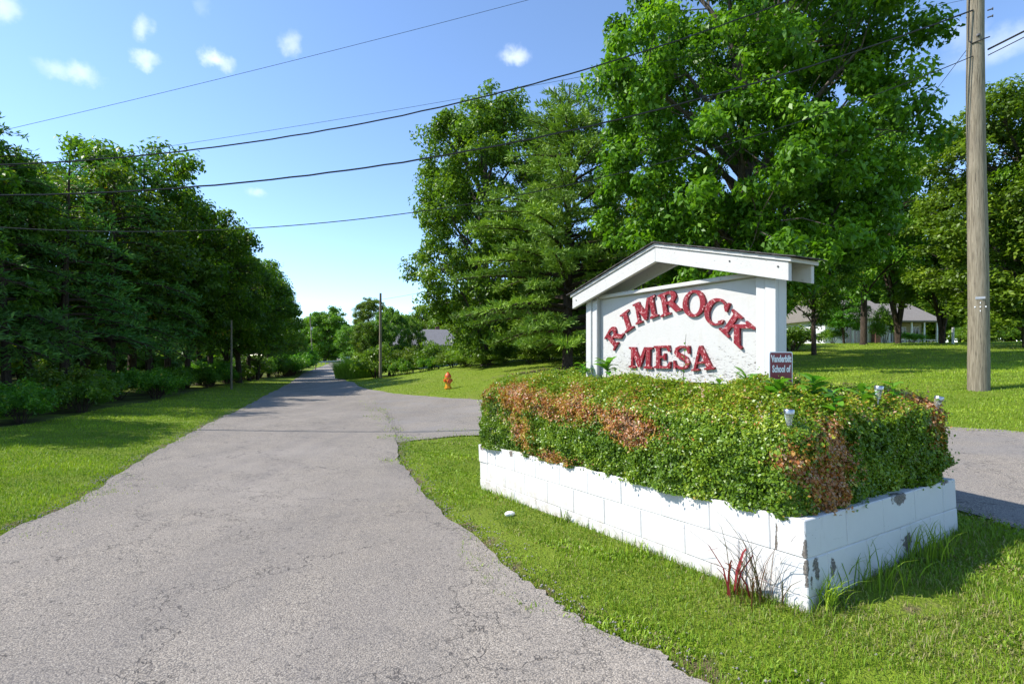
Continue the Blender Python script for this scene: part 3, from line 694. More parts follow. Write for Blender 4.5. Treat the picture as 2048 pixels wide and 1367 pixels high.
PU = .0                                             # panel front plane, local x (0 = middle of the sign)
def panel_hit(px, py, u=.0):
    """point of the sign's front plane seen at a photo pixel, as (s, world z)"""
    o = np.array([SGN[0], SGN[1]])+EU*u; r = (px-CX)/F
    s = (o[0]-r*o[1])/(r*ES[1]-ES[0]); y = o[1]+ES[1]*s
    return s, EYE-(py-HY)*y/F
def zm(zx, zy): return 1100+zx*.29297, 440+zy*.29297
def build_sign():
    W, P = M['sign_wood'], M['post_paint']
    A0, A1, ap = .585, 3.05, 1.8175; ze, za = 2.143-SB, 2.47-SB; RH = .132      # rafter tops at eave and apex
    for s in (.80, 2.835):                                                  # posts: core with a facing board either side
        m = MB(); m.box((.01, s, .55), (.10, .140, 1.96)); po = m.build('post', P, sign, bevel=.004)
        sgn = 1 if s < 2 else -1
        MB().box((-.060, s-sgn*.030, .548), (.036, .085, 1.95)).build('facing_board', P, po, bevel=.004)
        MB().box((-.053, s+sgn*.056, .53), (.022, .075, 1.91)).build('trim_strip', P, po, bevel=.003)
    pan = MB().box((.012, 1.8175, (1.29+2.09)/2-SB), (.024, 1.87, .80)).build('panel', M['sign_panel'], sign, bevel=.002)
    MB().box((-.004, 1.8175, 2.115-SB), (.085, 1.83, .036)).build('top_rail', W, sign, bevel=.004)
    MB().box((.012, 1.8175, 1.278-SB), (.05, 1.80, .022)).build('bottom_rail', W, sign, bevel=.003)
    def sloped(name, u0, u1, lo_off, hi_off, over, mat, parent, side, bev=.003):
        s_end = A0-over if side < 0 else A1+over; sl = (za-ze)/(A1-ap)
        z_at = lambda s: za-abs(s-ap)*sl
        poly = [(s_end, z_at(s_end)+lo_off), (ap, za+lo_off), (ap, za+hi_off), (s_end, z_at(s_end)+hi_off)]
        return MB().prism(poly, u0, u1, lambda x, y, a: (a, x, y)).build(name, mat, parent, bevel=bev)
    for side in (-1, 1):
        for u0, u1 in ((-.155, -.117), (.117, .155)): sloped('rafter', u0, u1, -RH, 0, 0, W, sign, side)
        roof = sloped('roof_deck', -.168, .168, .001, .032, .025, W, sign, side)
        sl = math.atan2(za-ze, A1-ap); L = (A1-ap+.05)/math.cos(sl); rows = 10; me = None
        for r in range(rows):
            for c in range(2):
                if me is None: me = MB().box((0, 0, 0), (.188, L/rows*1.32, .007)).mesh('shingle', M['shingle'], bevel=.001)
                d = (r+.5)*L/rows; o = link('shingle', me, roof)
                o.location = (-.096+.192*c, ap+side*d*math.cos(sl), za+.040+.0042*0-d*math.sin(sl)+.003*(c))
                o.rotation_euler = (-side*(sl-.035), 0, (c-.5)*.01)
    # letters: foot and head of each read off the photo, laid on the panel
    rows = [('R', (480, 835), (414, 750), (440, 885), (520, 785)), ('I', (553, 752), (516, 630), (520, 768), (586, 735)), ('M', (672, 685), (648, 545), (597, 715), (750, 652)), ('R', (838, 640), (815, 487), (765, 650), (912, 630)),
            ('O', (1000, 657), (985, 483), (914, 575), (1068, 575)), ('C', (1108, 708), (1172, 540), (1062, 600), (1200, 660)), ('K', (1238, 812), (1335, 672), (1163, 735), (1307, 882)),
            ('M', (626, 1010), (628, 866), (545, 1010), (706, 1010)), ('E', (778, 1011), (777, 856), (720, 1011), (836, 1011)), ('S', (908, 1018), (912, 856), (850, 1018), (970, 1018)), ('A', (1054, 1023), (1040, 856), (975, 1020), (1132, 1026))]
    for ch, b, t, f0, f1 in rows:
        wdt = float(np.hypot(*(np.array(panel_hit(*zm(*f0)))-np.array(panel_hit(*zm(*f1))))))
        sb, zb = panel_hit(*zm(*b)); st, zt = panel_hit(*zm(*t)); up = np.array([-(st-sb), zt-zb]); hgt = np.linalg.norm(up); up /= hgt; rt = np.array([up[1], -up[0]])
        strokes, gw = glyph(ch); m = MB()
        for i, st_ in enumerate(strokes):
            dpt = .024+.0012*i
            def fn(x, y, a, c0=(sb, zb)):
                lx = (x-gw/2)/gw*wdt; ly = y*hgt; v = rt*lx+up*ly; return (-a, c0[0]-v[0], c0[1]-SB+v[1])
            if st_[0] == 'p': m.prism(st_[1], .0005, dpt, fn)
            else: band(m, st_[1], st_[2], .0005, dpt, fn, st_[3])
        m.build('letter', M['red_paint'], pan)
    for s, z in ((.66, 2.12), (2.98, 2.10), (1.05, 2.22)):                     # bolts in the rafters
        MB().lathe([(.007, -.004), (.007, .001)], (-.156, s, z-SB), 8, 'x').build('bolt', M['iron'], sign)
build_sign()

def text_mesh(txt, size, mat, xs=1., bold=0., depth=.0008):
    c = bpy.data.curves.new('t', 'FONT'); c.body = txt; c.size = size; c.extrude = depth; c.offset = bold; c.align_x = 'CENTER'; c.resolution_u = 3
    o = bpy.data.objects.new('t', c); COL.objects.link(o); dg = bpy.context.evaluated_depsgraph_get()
    me = bpy.data.meshes.new_from_object(o.evaluated_get(dg)); bpy.data.objects.remove(o); bpy.data.curves.remove(c)
    V = np.zeros(len(me.vertices)*3); me.vertices.foreach_get('co', V); V = V.reshape(-1, 3)
    W = np.stack([V[:, 0]*xs, -V[:, 2], V[:, 1]], 1); me.vertices.foreach_set('co', W.ravel()); me.materials.clear(); me.materials.append(mat); me.update(); return me
def rounded(w, h, r, n=5):
    return arc(w/2-r, h/2-r, r, r, 0, 90, n)+arc(-w/2+r, h/2-r, r, r, 90, 180, n)+arc(-w/2+r, -h/2+r, r, r, 180, 270, n)+arc(w/2-r, -h/2+r, r, r, 270, 360, n)
def build_small_sign():
    d = 3.42; x = (1562-CX)/F*d; zt = EYE-(703-HY)*d/F; zc = zt-.15
    o = empty('yard_sign', (x, d, .62), math.radians(14)); tag(o, 'small maroon metal sign with white lettering poking out of the hedge', 'sign')
    lz = zc-.62
    MB().prism(rounded(.185, .30, .012), 0, .003, lambda a, b, c: (a, c, lz+b)).build('plate', M['white_sheet'], o)
    MB().prism(rounded(.172, .287, .010), -.0012, -.0002, lambda a, b, c: (a, c, lz+b)).build('face', M['maroon'], o)
    for k, (t, sz) in enumerate((('Vanderbilt', .064), ('School of', .064))):
        link('lettering', text_mesh(t, sz, M['white_sheet'], .585, .0022), o, (0, -.0028, lz+.082-.068*k))
    for sx in (-.05, .05): MB().tube([(sx, .006, -.05), (sx, .006, lz+.1)], .004, 6).build('stake', M['iron'], o)
build_small_sign()

def build_lights():
    spots = [((1578, 818), 2.74, 'solar stake light at the hedge edge above the long white wall'), ((1751, 771), 3.42, 'solar stake light among the dry pinkish hedge tips by leafy weeds'),
             ((1853, 789), 3.50, 'leaning solar stake light at the hedge corner beside the side lane')]
    for i, ((px, py), d, lab) in enumerate(spots):
        x = (px-CX)/F*d; zt = EYE-(py-HY)*d/F; zb = PZ-.05
        o = empty('solar_light', (x, d, zb)); tag(o, lab, 'garden light', 'solar lights in the planter'); h = zt-zb; zb0 = zb; o.location.z = zt-.30; h = .30
        o.rotation_euler = ((0, 0, 0), (0, .08, 0), (.05, .26, 0))[i]
        head = MB().lathe([(.016, h-.024), (.027, h-.024), (.027, h-.003), (.025, h)], n=18).build('cap', M['steel'], o, smooth=True)
        MB().box((0, 0, h+.0015), (.032, .032, .002)).build('solar_panel', M['panel_dark'], head)
        MB().lathe([(.014, h-.075), (.0225, h-.025)], n=18).build('lens', M['lamp_glass'], o, smooth=True)
        MB().lathe([(.004, h-.088), (.015, h-.086), (.015, h-.076)], n=14).build('collar', M['steel'], o, smooth=True)
        MB().tube([(0, 0, -.12), (0, 0, h-.084)], .0065, 8).build('stake', M['steel'], o, smooth=True)
build_lights()

# ------------------------------------------------------------------ broad-leaved weeds round the sign
def leaf_blade(L, W, curl, mat, tint):
    n = 5; V = []; Fq = []
    for i in range(n+1):
        t = i/n; w = W*math.sin(math.pi*min(1, t*.92+.06))**.8*.5; x = L*t*(1-.12*t*curl); z = L*(.35*t-.55*curl*t*t)
        V += [(x, -w, z+w*.25), (x, 0, z), (x, w, z+w*.25)]
    for i in range(n):
        for k in range(2): a = i*3+k; Fq.append((a, a+1, a+4, a+3))
    return np_mesh('leaf', np.array(V), [np.array(Fq)], mat, fattrs={'tint': np.full(len(Fq), tint)}, smooth=True)
BL = [leaf_blade(1., .46, c, M['broadleaf'], t) for c, t in ((.6, .3), (1., .6), (.3, .8), (.8, .95))]
def weed_plant(loc, h, nleaf, size, label, seed, lean=0.):
    rng = np.random.default_rng(seed); o = empty('broadleaf_weed', loc, rng.uniform(0, 6.28)); tag(o, label, 'weed', 'leafy weeds in the planter')
    m = MB(); top = (lean, 0, h); m.tube([(0, 0, -.06), (lean*.3, .01, h*.5), top], [.006, .005, .003], 6); m.build('stem', M['broadleaf'], o)
    for k in range(nleaf):
        t = .35+.65*(k+.5)/nleaf; a = k*2.4+rng.uniform(-.4, .4); lf = link('leaf', BL[int(rng.integers(4))], o)
        lf.location = (lean*t*t, .01*math.sin(t*3), h*t); s = size*rng.uniform(.75, 1.15)*(1.1-.35*t); lf.scale = (s, s, s)
        lf.rotation_euler = (rng.uniform(-.3, .3), rng.uniform(-.55, .1), a)
def over(px, py, d):                      # a point above the planter at depth d, seen at the pixel
    return ((px-CX)/F*d, d, EYE-(py-HY)*d/F)
weeds = [(1212, 722, 5.0, 16, .15, 'leafy green weed clump against the weathered post of the town sign'),
         (1165, 728, 5.45, 10, .11, 'short pale weed outside the post at the hedge end of the sign'),
         (1490, 748, 3.65, 13, .11, 'dark leafy weed below the panel corner beside the maroon sign'),
         (1552, 764, 3.20, 15, .13, 'large bright leafy weed covering the foot of the maroon sign'),
         (1628, 757, 3.25, 15, .14, 'leafy weed sprawling between the maroon sign and a solar light'),
         (1665, 785, 3.05, 10, .11, 'low bright weed lying on the clipped hedge top'),
         (1725, 772, 3.35, 12, .11, 'leafy weed behind the solar light with the dry hedge tips'),
         (1785, 765, 3.5, 9, .08, 'thin weed with small leaves rising near the far hedge corner'),
         (1440, 757, 3.75, 9, .08, 'small leafy weed growing under the lower rail of the sign')]
for k, (px, py, d, n, sz, lab) in enumerate(weeds):
    x, y, z = over(px, py, d); weed_plant((x, y, z-.17), .17, n, sz*1.2, lab, 40+k)
def seedling():
    x, y, z = over(1369, 668, 3.95); zb = 1.05; o = empty('weed_seedling', (x, y, zb)); tag(o, 'thin reddish seedling rising in front of the letter S', 'weed')
    h = z-zb; MB().tube([(0, 0, -.1), (-.01, 0, h*.45), (.012, 0, h)], [.004, .003, .0015], 5).build('stem', M['red_blade'], o)
    rng = np.random.default_rng(3)
    for k in range(9):
        lf = link('leaf', BL[k % 4], o); lf.location = (0, 0, h*(.15+.09*k)); s = .07-.004*k; lf.scale = (s, s*.8, s); lf.rotation_euler = (0, -.5, k*2.5)
seedling()

# ------------------------------------------------------------------ grass
def blades(P, hgt, wid, lean, tint, rng, mat, name):
    n = len(P); a = rng.uniform(0, 6.283, n); side = np.stack([np.cos(a), np.sin(a), 0*a], 1); b = a+math.pi/2+rng.normal(0, .5, n)
    ld = np.stack([np.cos(b), np.sin(b), 0*b], 1)*(lean*hgt)[:, None]; up = np.array([0, 0, 1.])
    w = (wid/2)[:, None]; base = P-up*.012; mid = P+ld*.35+up*(hgt*.58)[:, None]; tip = P+ld+up*(hgt*np.sqrt(np.clip(1-lean**2*.45, .15, 1)))[:, None]
    V = np.stack([base-side*w, base+side*w, mid+side*w*.8, mid-side*w*.8, tip], 1).reshape(-1, 3)
    k = np.arange(n)*5; q = np.stack([k, k+1, k+2, k+3], 1); t = np.stack([k+3, k+2, k+4], 1)
    return np_mesh(name, V, [q, t], mat, fattrs={'tint': np.clip(np.concatenate([tint, tint]), 0, 1)})
def build_grass():
    rng = np.random.default_rng(77)
    n = 1150000; u_ = rng.random(n); pw = 1.55; e = 2-pw; d0, d1 = 1.7, 48.
    y = (d0**e+(d1**e-d0**e)*u_)**(1/e); x = y*rng.uniform(-1.18, 1.18, n)
    keep = ~on_road(x, y) & ~inside(x, y, wood_poly); uu, ss = us(x, y); keep &= ~((uu > .01) & (uu < PW-.01) & (ss > .01) & (ss < PL-.01)); keep &= (x > -40)
    de = np.minimum(edge_dist(x, y, MAINC), edge_dist(x, y, SIDEC)); edge_n = noise3(np.stack([x, y, 0*x], 1), 4.5, 45); spill = (de < np.clip(.10+.16*edge_n, 0, .3)) & (rng.random(n) < .42) & (y < 20)      # runners creeping over the edge
    keep |= spill & ~((uu > 0) & (uu < PW) & (ss > 0) & (ss < PL))
    bare = noise3(np.stack([x, y, 0*x], 1), 2.4, 5); keep &= ~((de < .30+.2*edge_n) & (bare > .1) & (rng.random(n) < .8) & ~spill); keep &= ~((bare < -.85) & (rng.random(n) < .5))
    gx, gy = G(1075, 742); keep &= ~((((x-gx)/4.5)**2+((y-gy)/2.2)**2 < .8) & (rng.random(n) < .6))
    gx, gy = G(1800, 1205); keep &= ~((((x-gx)/.22)**2+((y-gy)/.18)**2 < 1) & (rng.random(n) < .85))
    keep &= ~((y > 11) & (rng.random(n) < np.clip((y-11)/14, 0, .68)))
    x, y, de, uu, ss = x[keep], y[keep], de[keep], uu[keep], ss[keep]
    P = np.stack([x, y, H(x, y)], 1); n = len(P); P3 = P*[1, 1, 0]
    clump = noise3(P3, 5., 6); big = noise3(P3, .6, 7); fine = noise3(P3, 13., 8)
    island = (x > -2.5) & (y < 10.2) & (x < 5) & inside(x, y, np.array([(-3, 10.5), (2.2, 10.3), (3.8, 5), (5, 1), (14, .3), (.5, 1.3), (-.4, 4), (-3, 9)]))
    hgt = np.where(island, .021, .022)*rng.lognormal(0, .38, n)*(1+.35*clump+.2*fine)
    hgt *= np.clip(y/9, 1, 2.2)**.5; hgt *= np.where(de < .15, .75, 1.)
    pd = np.maximum(np.maximum(-uu, uu-PW), np.maximum(-ss, ss-PL)); hgt *= np.where((pd < .08) & (pd > 0), 1.9, 1.)
    shade = (uu > -.1) & (uu < PW+.4) & (ss < 0) & (ss > -.5); hgt *= np.where(shade, 1.35, 1.)
    wid = np.clip(.0037*(y/2.6)**.72, .0034, .034)*rng.uniform(.7, 1.3, n); lean = np.clip(rng.normal(.55, .28, n), .05, 1.2)
    tint = np.where(island, .34, .46)+.19*clump+.13*big+rng.normal(0, .13, n); tint = np.clip(tint, .02, .80)
    straw = noise3(P3, 1.7, 61)+.5*noise3(P3, 6., 62); dry = rng.random(n) < np.where(island, .10+.55*np.clip(straw-.15, 0, .8), .03+.10*np.clip(straw-.4, 0, 1))+.10*np.clip(1-de/.25, 0, 1)+.05*np.clip(big, 0, 1); tint = np.where(dry, rng.uniform(.84, 1., n), tint); lean = np.where(dry, lean*1.5, lean); hgt = np.where(dry, hgt*.75, hgt); rosette = island & (noise3(P3, 8.5, 63, 2) > .55); wid = np.where(rosette, wid*1.9, wid); lean = np.where(rosette, lean*1.35, lean); tint = np.where(rosette & ~dry, tint+.12, tint)
    left = x < -2.2-.37*y+.5*0; left = inside(x, y, np.concatenate([L_main, [(-120, 230), (-120, -8)]]))
    for nm, mk, lab in (('island_grass', island, 'tufty green grass round the block planter'), ('verge_grass', left & ~island, 'sunlit green grass verge between the road and the wood'),
                        ('lawn_grass', ~left & ~island, 'mown lawn grass beyond the side lane')):
        tag(link(nm, blades(P[mk], hgt[mk], wid[mk], lean[mk], tint[mk], rng, M['grass'], nm)), lab, kind='stuff')
build_grass()

def tuft(name, px, py, n, h, label, seed, mat='grass', spread=.06, tint=(.2, .7), wid=.006, lean=.5, cat='grass tuft', arch=.5, kind=None):
    """a clump of long arching blades at the ground point seen at the pixel"""
    rng = np.random.default_rng(seed); x, y = G(px, py); z = h1(x, y); V = []; Q = []; T = []
    for k in range(n):
        a = rng.uniform(0, 6.283); p = np.array([rng.normal(0, spread), rng.normal(0, spread*.6), -.01]); hh = h*rng.uniform(.45, 1.05); ln = rng.uniform(.1, lean)*hh; d = np.array([math.cos(a), math.sin(a)])
        w = wid*rng.uniform(.6, 1.2); b = rng.uniform(0, 6.283); sd = np.array([math.cos(b), math.sin(b), 0])*w/2; i0 = len(V)
        for i in range(5):
            t = i/4; c = p+np.array([*(d*ln*t**1.8), hh*(t-arch*.5*t**3)]); f = (1-t**2*.92); V += [c-sd*f, c+sd*f]
        tt = rng.uniform(*tint)
        for i in range(4): Q.append((i0+2*i, i0+2*i+1, i0+2*i+3, i0+2*i+2)); T.append(tt)
    me = np_mesh(name, np.array(V), [np.array(Q)], M[mat], fattrs={'tint': np.array(T)})
    return tag(link(name, me, None, (x, y, z)), label, cat, kind=kind)
tuft('weed_tuft', 1128, 1046, 16, .17, 'upright dark weed tuft at the long white wall beside the white stone', 1, spread=.04, tint=(.0, .35), wid=.012)
tuft('weed_tuft', 1248, 1107, 60, .17, 'straw coloured grass tuft against the middle of the long white wall', 2, spread=.07, tint=(.6, 1.), wid=.004)
tuft('weed_tuft', 1340, 1145, 18, .12, 'short green weed tuft at the long wall between straw tuft and red blades', 3, spread=.06, tint=(.1, .6), wid=.009)
tuft('weed_tuft', 1060, 1008, 22, .11, 'thin green weed tuft under the wall near its loose corner block', 4, spread=.10, tint=(.2, .6))
tuft('red_weed', 1478, 1192, 14, .55, 'tall weed with dark red blades before the long white wall', 5, mat='red_blade', spread=.05, tint=(.45, 1.), wid=.014, lean=.75, arch=.9, cat='weed')
tuft('wiry_weed', 1518, 1203, 60, .66, 'wiry purple-green weed stalks beside the near wall corner', 6, mat='red_blade', spread=.07, tint=(.0, .35), wid=.005, lean=.8, arch=.6, cat='weed')
tuft('weed_tuft', 1655, 1222, 80, .30, 'long green grass clump hugging the bare flaking wall corner', 17, spread=.03, tint=(.2, .8), wid=.006, lean=.8)
tuft('weed_tuft', 1735, 1178, 60, .36, 'tall dark grass clump in shade of the short wall', 8, spread=.12, tint=(.0, .5), wid=.007)
tuft('weed_tuft', 1850, 1115, 90, .34, 'thick grass clump below the chipped hole in the short wall', 9, spread=.09, tint=(.1, .6), wid=.006)
tuft('weed_tuft', 800, 921, 14, .09, 'weed tuft creeping over the asphalt at the point of the grass island', 10, spread=.09, tint=(.1, .6), wid=.010)
tuft('weed_tuft', 772, 842, 26, .07, 'yellow-green weeds growing in the seam between road and lane', 11, spread=.22, tint=(.5, .85), wid=.010)
tuft('weed_tuft', 790, 862, 26, .07, 'low weeds in the seam just short of the grass point', 12, spread=.16, tint=(.4, .85), wid=.010)
for k, (px, py) in enumerate(((935, 862), (905, 860), (955, 866))):
    tuft('weed_tuft', px, py, 30, .06, 'flat weeds sprouting on the broken edge of the side lane', 13+k, spread=.2, tint=(.4, .85), wid=.012, kind='stuff')['group'] = 'weeds on the lane edge'
for k, (px, py) in enumerate(((60, 1062), (150, 1020), (232, 968), (205, 990), (30, 1080))):
    tuft('weed_tuft', px, py, 60, .05, 'thin grass runners spreading onto the asphalt below the verge', 20+k, spread=.22, tint=(.4, .85), wid=.007, kind='stuff')['group'] = 'grass runners on the road edge'
def edge_gravel():
    rng = np.random.default_rng(91); P = []
    for line, cnt in ((L_main, 2600), (R_main, 2600), (near_side, 1200)):
        d = np.concatenate([[0], np.cumsum(np.hypot(*np.diff(line, axis=0).T))]); ok = (line[:, 1] > 1) & (line[:, 1] < 16); t = rng.uniform(d[ok].min(), d[ok].max(), cnt)
        P.append(np.stack([np.interp(t, d, line[:, 0])+rng.normal(0, .11, cnt), np.interp(t, d, line[:, 1])+rng.normal(0, .11, cnt)], 1))
    P = np.concatenate(P); n = len(P); u, q = us(P[:, 0], P[:, 1]); P = P[~((u > -.05) & (u < PW+.05) & (q > -.05) & (q < PL+.05))]; n = len(P)
    O = np.array([(1, 0, 0), (0, 1, 0), (-1, 0, 0), (0, -1, 0), (0, 0, .8), (0, 0, -.6)]); r = rng.uniform(.003, .011, n); V = np.stack([P[:, 0], P[:, 1], H(P[:, 0], P[:, 1])+.012], 1)[:, None]+O[None]*r[:, None, None]*rng.uniform(.6, 1.3, (n, 6, 1))
    f = np.array([(0, 1, 4), (1, 2, 4), (2, 3, 4), (3, 0, 4), (1, 0, 5), (2, 1, 5), (3, 2, 5), (0, 3, 5)]); Q = (np.arange(n)[:, None, None]*6+f[None]).reshape(-1, 3)
    tag(link('gravel', np_mesh('gravel', V.reshape(-1, 3), [Q], M['gravel'])), 'loose gravel crumbs along the road edges', kind='stuff')
edge_gravel()
def white_stone():
    rng = np.random.default_rng(2); bm = bmesh.new(); bmesh.ops.create_icosphere(bm, subdivisions=3, radius=1.)
    P = np.array([v.co[:] for v in bm.verts]); k = 1+.16*noise3(P, 2.2, 4)
    for v, f in zip(bm.verts, k): v.co = Vector((v.co.x*.052*f, v.co.y*.032*f, v.co.z*.026*f))
    for f in bm.faces: f.smooth = True
    me = bpy.data.meshes.new('stone'); bm.to_mesh(me); bm.free(); me.materials.append(M['stone']); x, y = G(1020, 1033)
    tag(link('stone', me, None, (x, y, h1(x, y)+.022), .4), 'fist-sized white stone lying on the grass island', 'stone')
white_stone()

# ------------------------------------------------------------------ trees
def limb(m, p0, p1, r0, r1, rng, n=4, sag=.12, sides=6):
    p0, p1 = np.array(p0), np.array(p1); L = np.linalg.norm(p1-p0); pts = []
    k = rng.normal(0, .06*L, 3); up = np.array([0, 0, L*sag])
    for i in range(n+1):
        t = i/n; pts.append(p0+(p1-p0)*t+(k+up)*math.sin(math.pi*t)*.8)
    m.tube(pts, [r0+(r1-r0)*(i/n) for i in range(n+1)], sides, cap=False); return pts
def deciduous(seed, Ht, R, z0, nl, nc, nleaf, ls, mat, bark='bark', trunk_r=.3, squash=1., flare=.8, crad=.62, forks=1, lean=(0, 0), top=.95):
    """trunk with limbs, and a crown of leaf clumps; metres, foot at the origin"""
    rng = np.random.default_rng(seed); m = MB(); zc = (z0+Ht)/2; hz = (Ht-z0)/2
    cx, cy = lean; trunks = []
    if forks == 1:
        pts = [(0, 0, -.3), (0, 0, .15), (cx*.12+rng.normal(0, .06), cy*.12+rng.normal(0, .06), z0*.8+.3), (cx*.6, cy*.6, zc), (cx, cy, Ht-hz*.35)]
        m.tube(pts, [trunk_r*1.6, trunk_r*1.25, trunk_r, trunk_r*.6, trunk_r*.12], 9, cap=False); trunks.append([np.array(p) for p in pts])
    else:
        for k in range(forks):
            a = 6.283*k/forks+rng.uniform(-.4, .4); e = np.array([math.cos(a)*R*.35, math.sin(a)*R*.35, zc+hz*.1])
            pts = [(0, 0, -.3), (math.cos(a)*.08, math.sin(a)*.08, z0*.35), tuple(e*[.5, .5, .62]), tuple(e)]
            m.tube(pts, [trunk_r*1.2, trunk_r, trunk_r*.75, trunk_r*.2], 7, cap=False); trunks.append([np.array(p) for p in pts])
    C = []; 
    for i in range(nl):                                     # main lobes spread evenly over the crown
        f = (i+.5)/nl; zz = 1-2*f; az = i*2.39996+rng.uniform(-.35, .35); rr = math.sqrt(max(0, 1-zz*zz)); sq = rr**flare
        k = rng.uniform(.50, .80); lc = np.array([cx*(.5+zz*.5)+math.cos(az)*sq*R*k, cy*(.5+zz*.5)+math.sin(az)*sq*R*k*squash, zc+zz*hz*min(.82, k+.12)])
        tr = trunks[i % len(trunks)]; zt = min(max(z0*.75, lc[2]-R*rng.uniform(.35, .7)), Ht*.8)
        j = min(range(len(tr)-1), key=lambda q: abs((tr[q][2]+tr[q+1][2])/2-zt)); t = np.clip((zt-tr[j][2])/(tr[j+1][2]-tr[j][2]+1e-6), 0, 1); p0 = tr[j]+(tr[j+1]-tr[j])*t
        lp = limb(m, p0, lc, trunk_r*.34, .035, rng, 4)
        lr = R*rng.uniform(.30, .46)
        for c in range(nc):
            d = unit(rng.normal(size=3)+.55*unit(lc-np.array([cx, cy, zc]))+[0, 0, .15]); cc = lc+d*lr*rng.uniform(.45, 1.08)*[1, 1, .8]
            C.append(cc)
            if c % 2 == 0: limb(m, lp[int(rng.integers(2, 5))], cc, .03, .008, rng, 2, .05, 4)
    C = np.array(C); k = len(C); ct = rng.normal(0, .13, k); csz = rng.uniform(.65, 1.25, k)
    idx = np.repeat(np.arange(k), nleaf); n = len(idx)
    d = unit(rng.normal(size=(n, 3))); rad = crad*csz[idx]*rng.random(n)**.45; off = d*rad[:, None]*[1, 1, .62]; off[:, 2] -= .18*crad*(np.hypot(off[:, 0], off[:, 1])/crad)**2
    P = C[idx]+off; Nn = unit(d*.55+np.array([0, 0, .75])+rng.normal(0, .55, (n, 3)))
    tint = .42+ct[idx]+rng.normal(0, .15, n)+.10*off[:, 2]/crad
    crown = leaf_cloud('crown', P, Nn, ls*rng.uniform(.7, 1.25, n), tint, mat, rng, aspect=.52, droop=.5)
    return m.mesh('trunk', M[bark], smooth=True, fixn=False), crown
def conifer(seed, Ht, R, z0, mat, whorl=.55, per=5, droop=.25, rise=.25, ls=.30, bark='bark_dark', trunk_r=.22, dens=1., taper=.75, gap=.12, sparse_top=True):
    rng = np.random.default_rng(seed); m = MB(); m.tube([(0, 0, -.3), (0, 0, .1), (.05, .03, Ht*.5), (0, 0, Ht)], [trunk_r*1.4, trunk_r*1.1, trunk_r*.65, .02], 8, cap=False)
    PT = []; DT = []; z = z0; TI = []
    while z < Ht-.15:
        f = (z-z0)/(Ht-z0); Lm = R*(1-f)**taper*(1 if f > .12 else .75+2*f); a0 = rng.uniform(0, 6.283)
        for b in range(per):
            if rng.random() < gap: continue
            a = a0+6.283*b/per+rng.normal(0, .25); L = max(.35, Lm*rng.uniform(.6, 1.12)); d = np.array([math.cos(a), math.sin(a)]); pts = []; zb = z+rng.uniform(-.2, .2)
            rs = rise*(.35+1.2*f)+rng.normal(0, .06)
            for t in np.linspace(0, 1, 6): pts.append(np.array([*(d*L*t), zb+L*(rs*t-droop*t*t)]))
            m.tube(pts, [max(.012, .022*L*(1-.8*t)) for t in np.linspace(0, 1, 6)], 5, cap=False); bt = rng.normal(0, .12)
            nt = max(4, int(L*5.5)); side = np.array([-d[1], d[0], 0])
            for q in range(nt):                             # side twigs
                t = .22+.78*(q+rng.random())/nt; j = min(int(t*5), 4); p = pts[j]+(pts[j+1]-pts[j])*(t*5-j); sg = 1 if q % 2 else -1
                tl = min(1.1, L*.34)*(1.15-.75*t)*rng.uniform(.6, 1.2); td = unit(np.array([*d, 0])*.75+side*sg*rng.uniform(.5, 1.)+[0, 0, rng.uniform(-.05, .28)])
                k = max(4, int(tl*24*dens)); tt = rng.random(k)
                PT.append(p+td*(tl*tt)[:, None]+rng.normal(0, .035, (k, 3))); DT.append(np.tile(td, (k, 1))); TI.append(np.full(k, bt))
            k = int(9*dens); PT.append(pts[-1]+rng.normal(0, .06, (k, 3))); DT.append(np.tile(unit(np.array([*d, .3])), (k, 1))); TI.append(np.full(k, bt))
        z += whorl*rng.uniform(.75, 1.2)*(1-.35*f)
    P = np.concatenate(PT); D = np.concatenate(DT); tint = .45+np.concatenate(TI); n = len(P)
    A = unit(D*.8+rng.normal(0, .55, (n, 3))+[0, 0, .15]); sz = (ls*rng.uniform(.6, 1.2, n))[:, None]; Nn = unit(rng.normal(size=(n, 3))+[0, 0, .6]); B = unit(np.cross(A, Nn))
    w = sz*.11; V = np.stack([P, P+A*sz*.5+B*w, P+A*sz, P+A*sz*.5-B*w], 1).reshape(-1, 3)
    cr = np_mesh('crown', V, [np.arange(4*n).reshape(n, 4)], M[mat], fattrs={'tint': np.clip(tint+rng.normal(0, .14, n), 0, 1)})
    return m.mesh('trunk', M[bark], smooth=True, fixn=False), cr
def plant(name, kind, loc, scale, rz, label, cat='tree', group=None, tilt=(0, 0)):
    o = empty(name, loc, rz); s = scale if hasattr(scale, '__len__') else (scale, scale, scale); o.scale = s; o.rotation_euler = (tilt[0], tilt[1], rz)
    tag(o, label, cat, group); link('trunk' if cat == 'tree' else 'stem', kind[0], o); link('crown' if cat == 'tree' else 'foliage', kind[1], o); return o

T = {}
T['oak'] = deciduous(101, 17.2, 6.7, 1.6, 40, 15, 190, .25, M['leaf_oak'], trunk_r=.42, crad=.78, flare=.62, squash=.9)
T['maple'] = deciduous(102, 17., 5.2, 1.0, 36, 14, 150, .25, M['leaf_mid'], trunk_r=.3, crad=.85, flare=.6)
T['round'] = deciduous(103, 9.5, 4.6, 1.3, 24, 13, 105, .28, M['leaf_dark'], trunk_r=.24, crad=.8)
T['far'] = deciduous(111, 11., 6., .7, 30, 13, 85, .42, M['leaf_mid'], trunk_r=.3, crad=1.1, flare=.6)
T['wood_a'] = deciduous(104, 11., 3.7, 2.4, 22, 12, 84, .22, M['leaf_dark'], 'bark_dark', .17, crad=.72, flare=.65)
T['wood_b'] = deciduous(105, 10., 3.4, 1.6, 22, 12, 84, .22, M['leaf_dark'], 'bark_dark', .15, crad=.72, flare=.65, lean=(.6, .2))
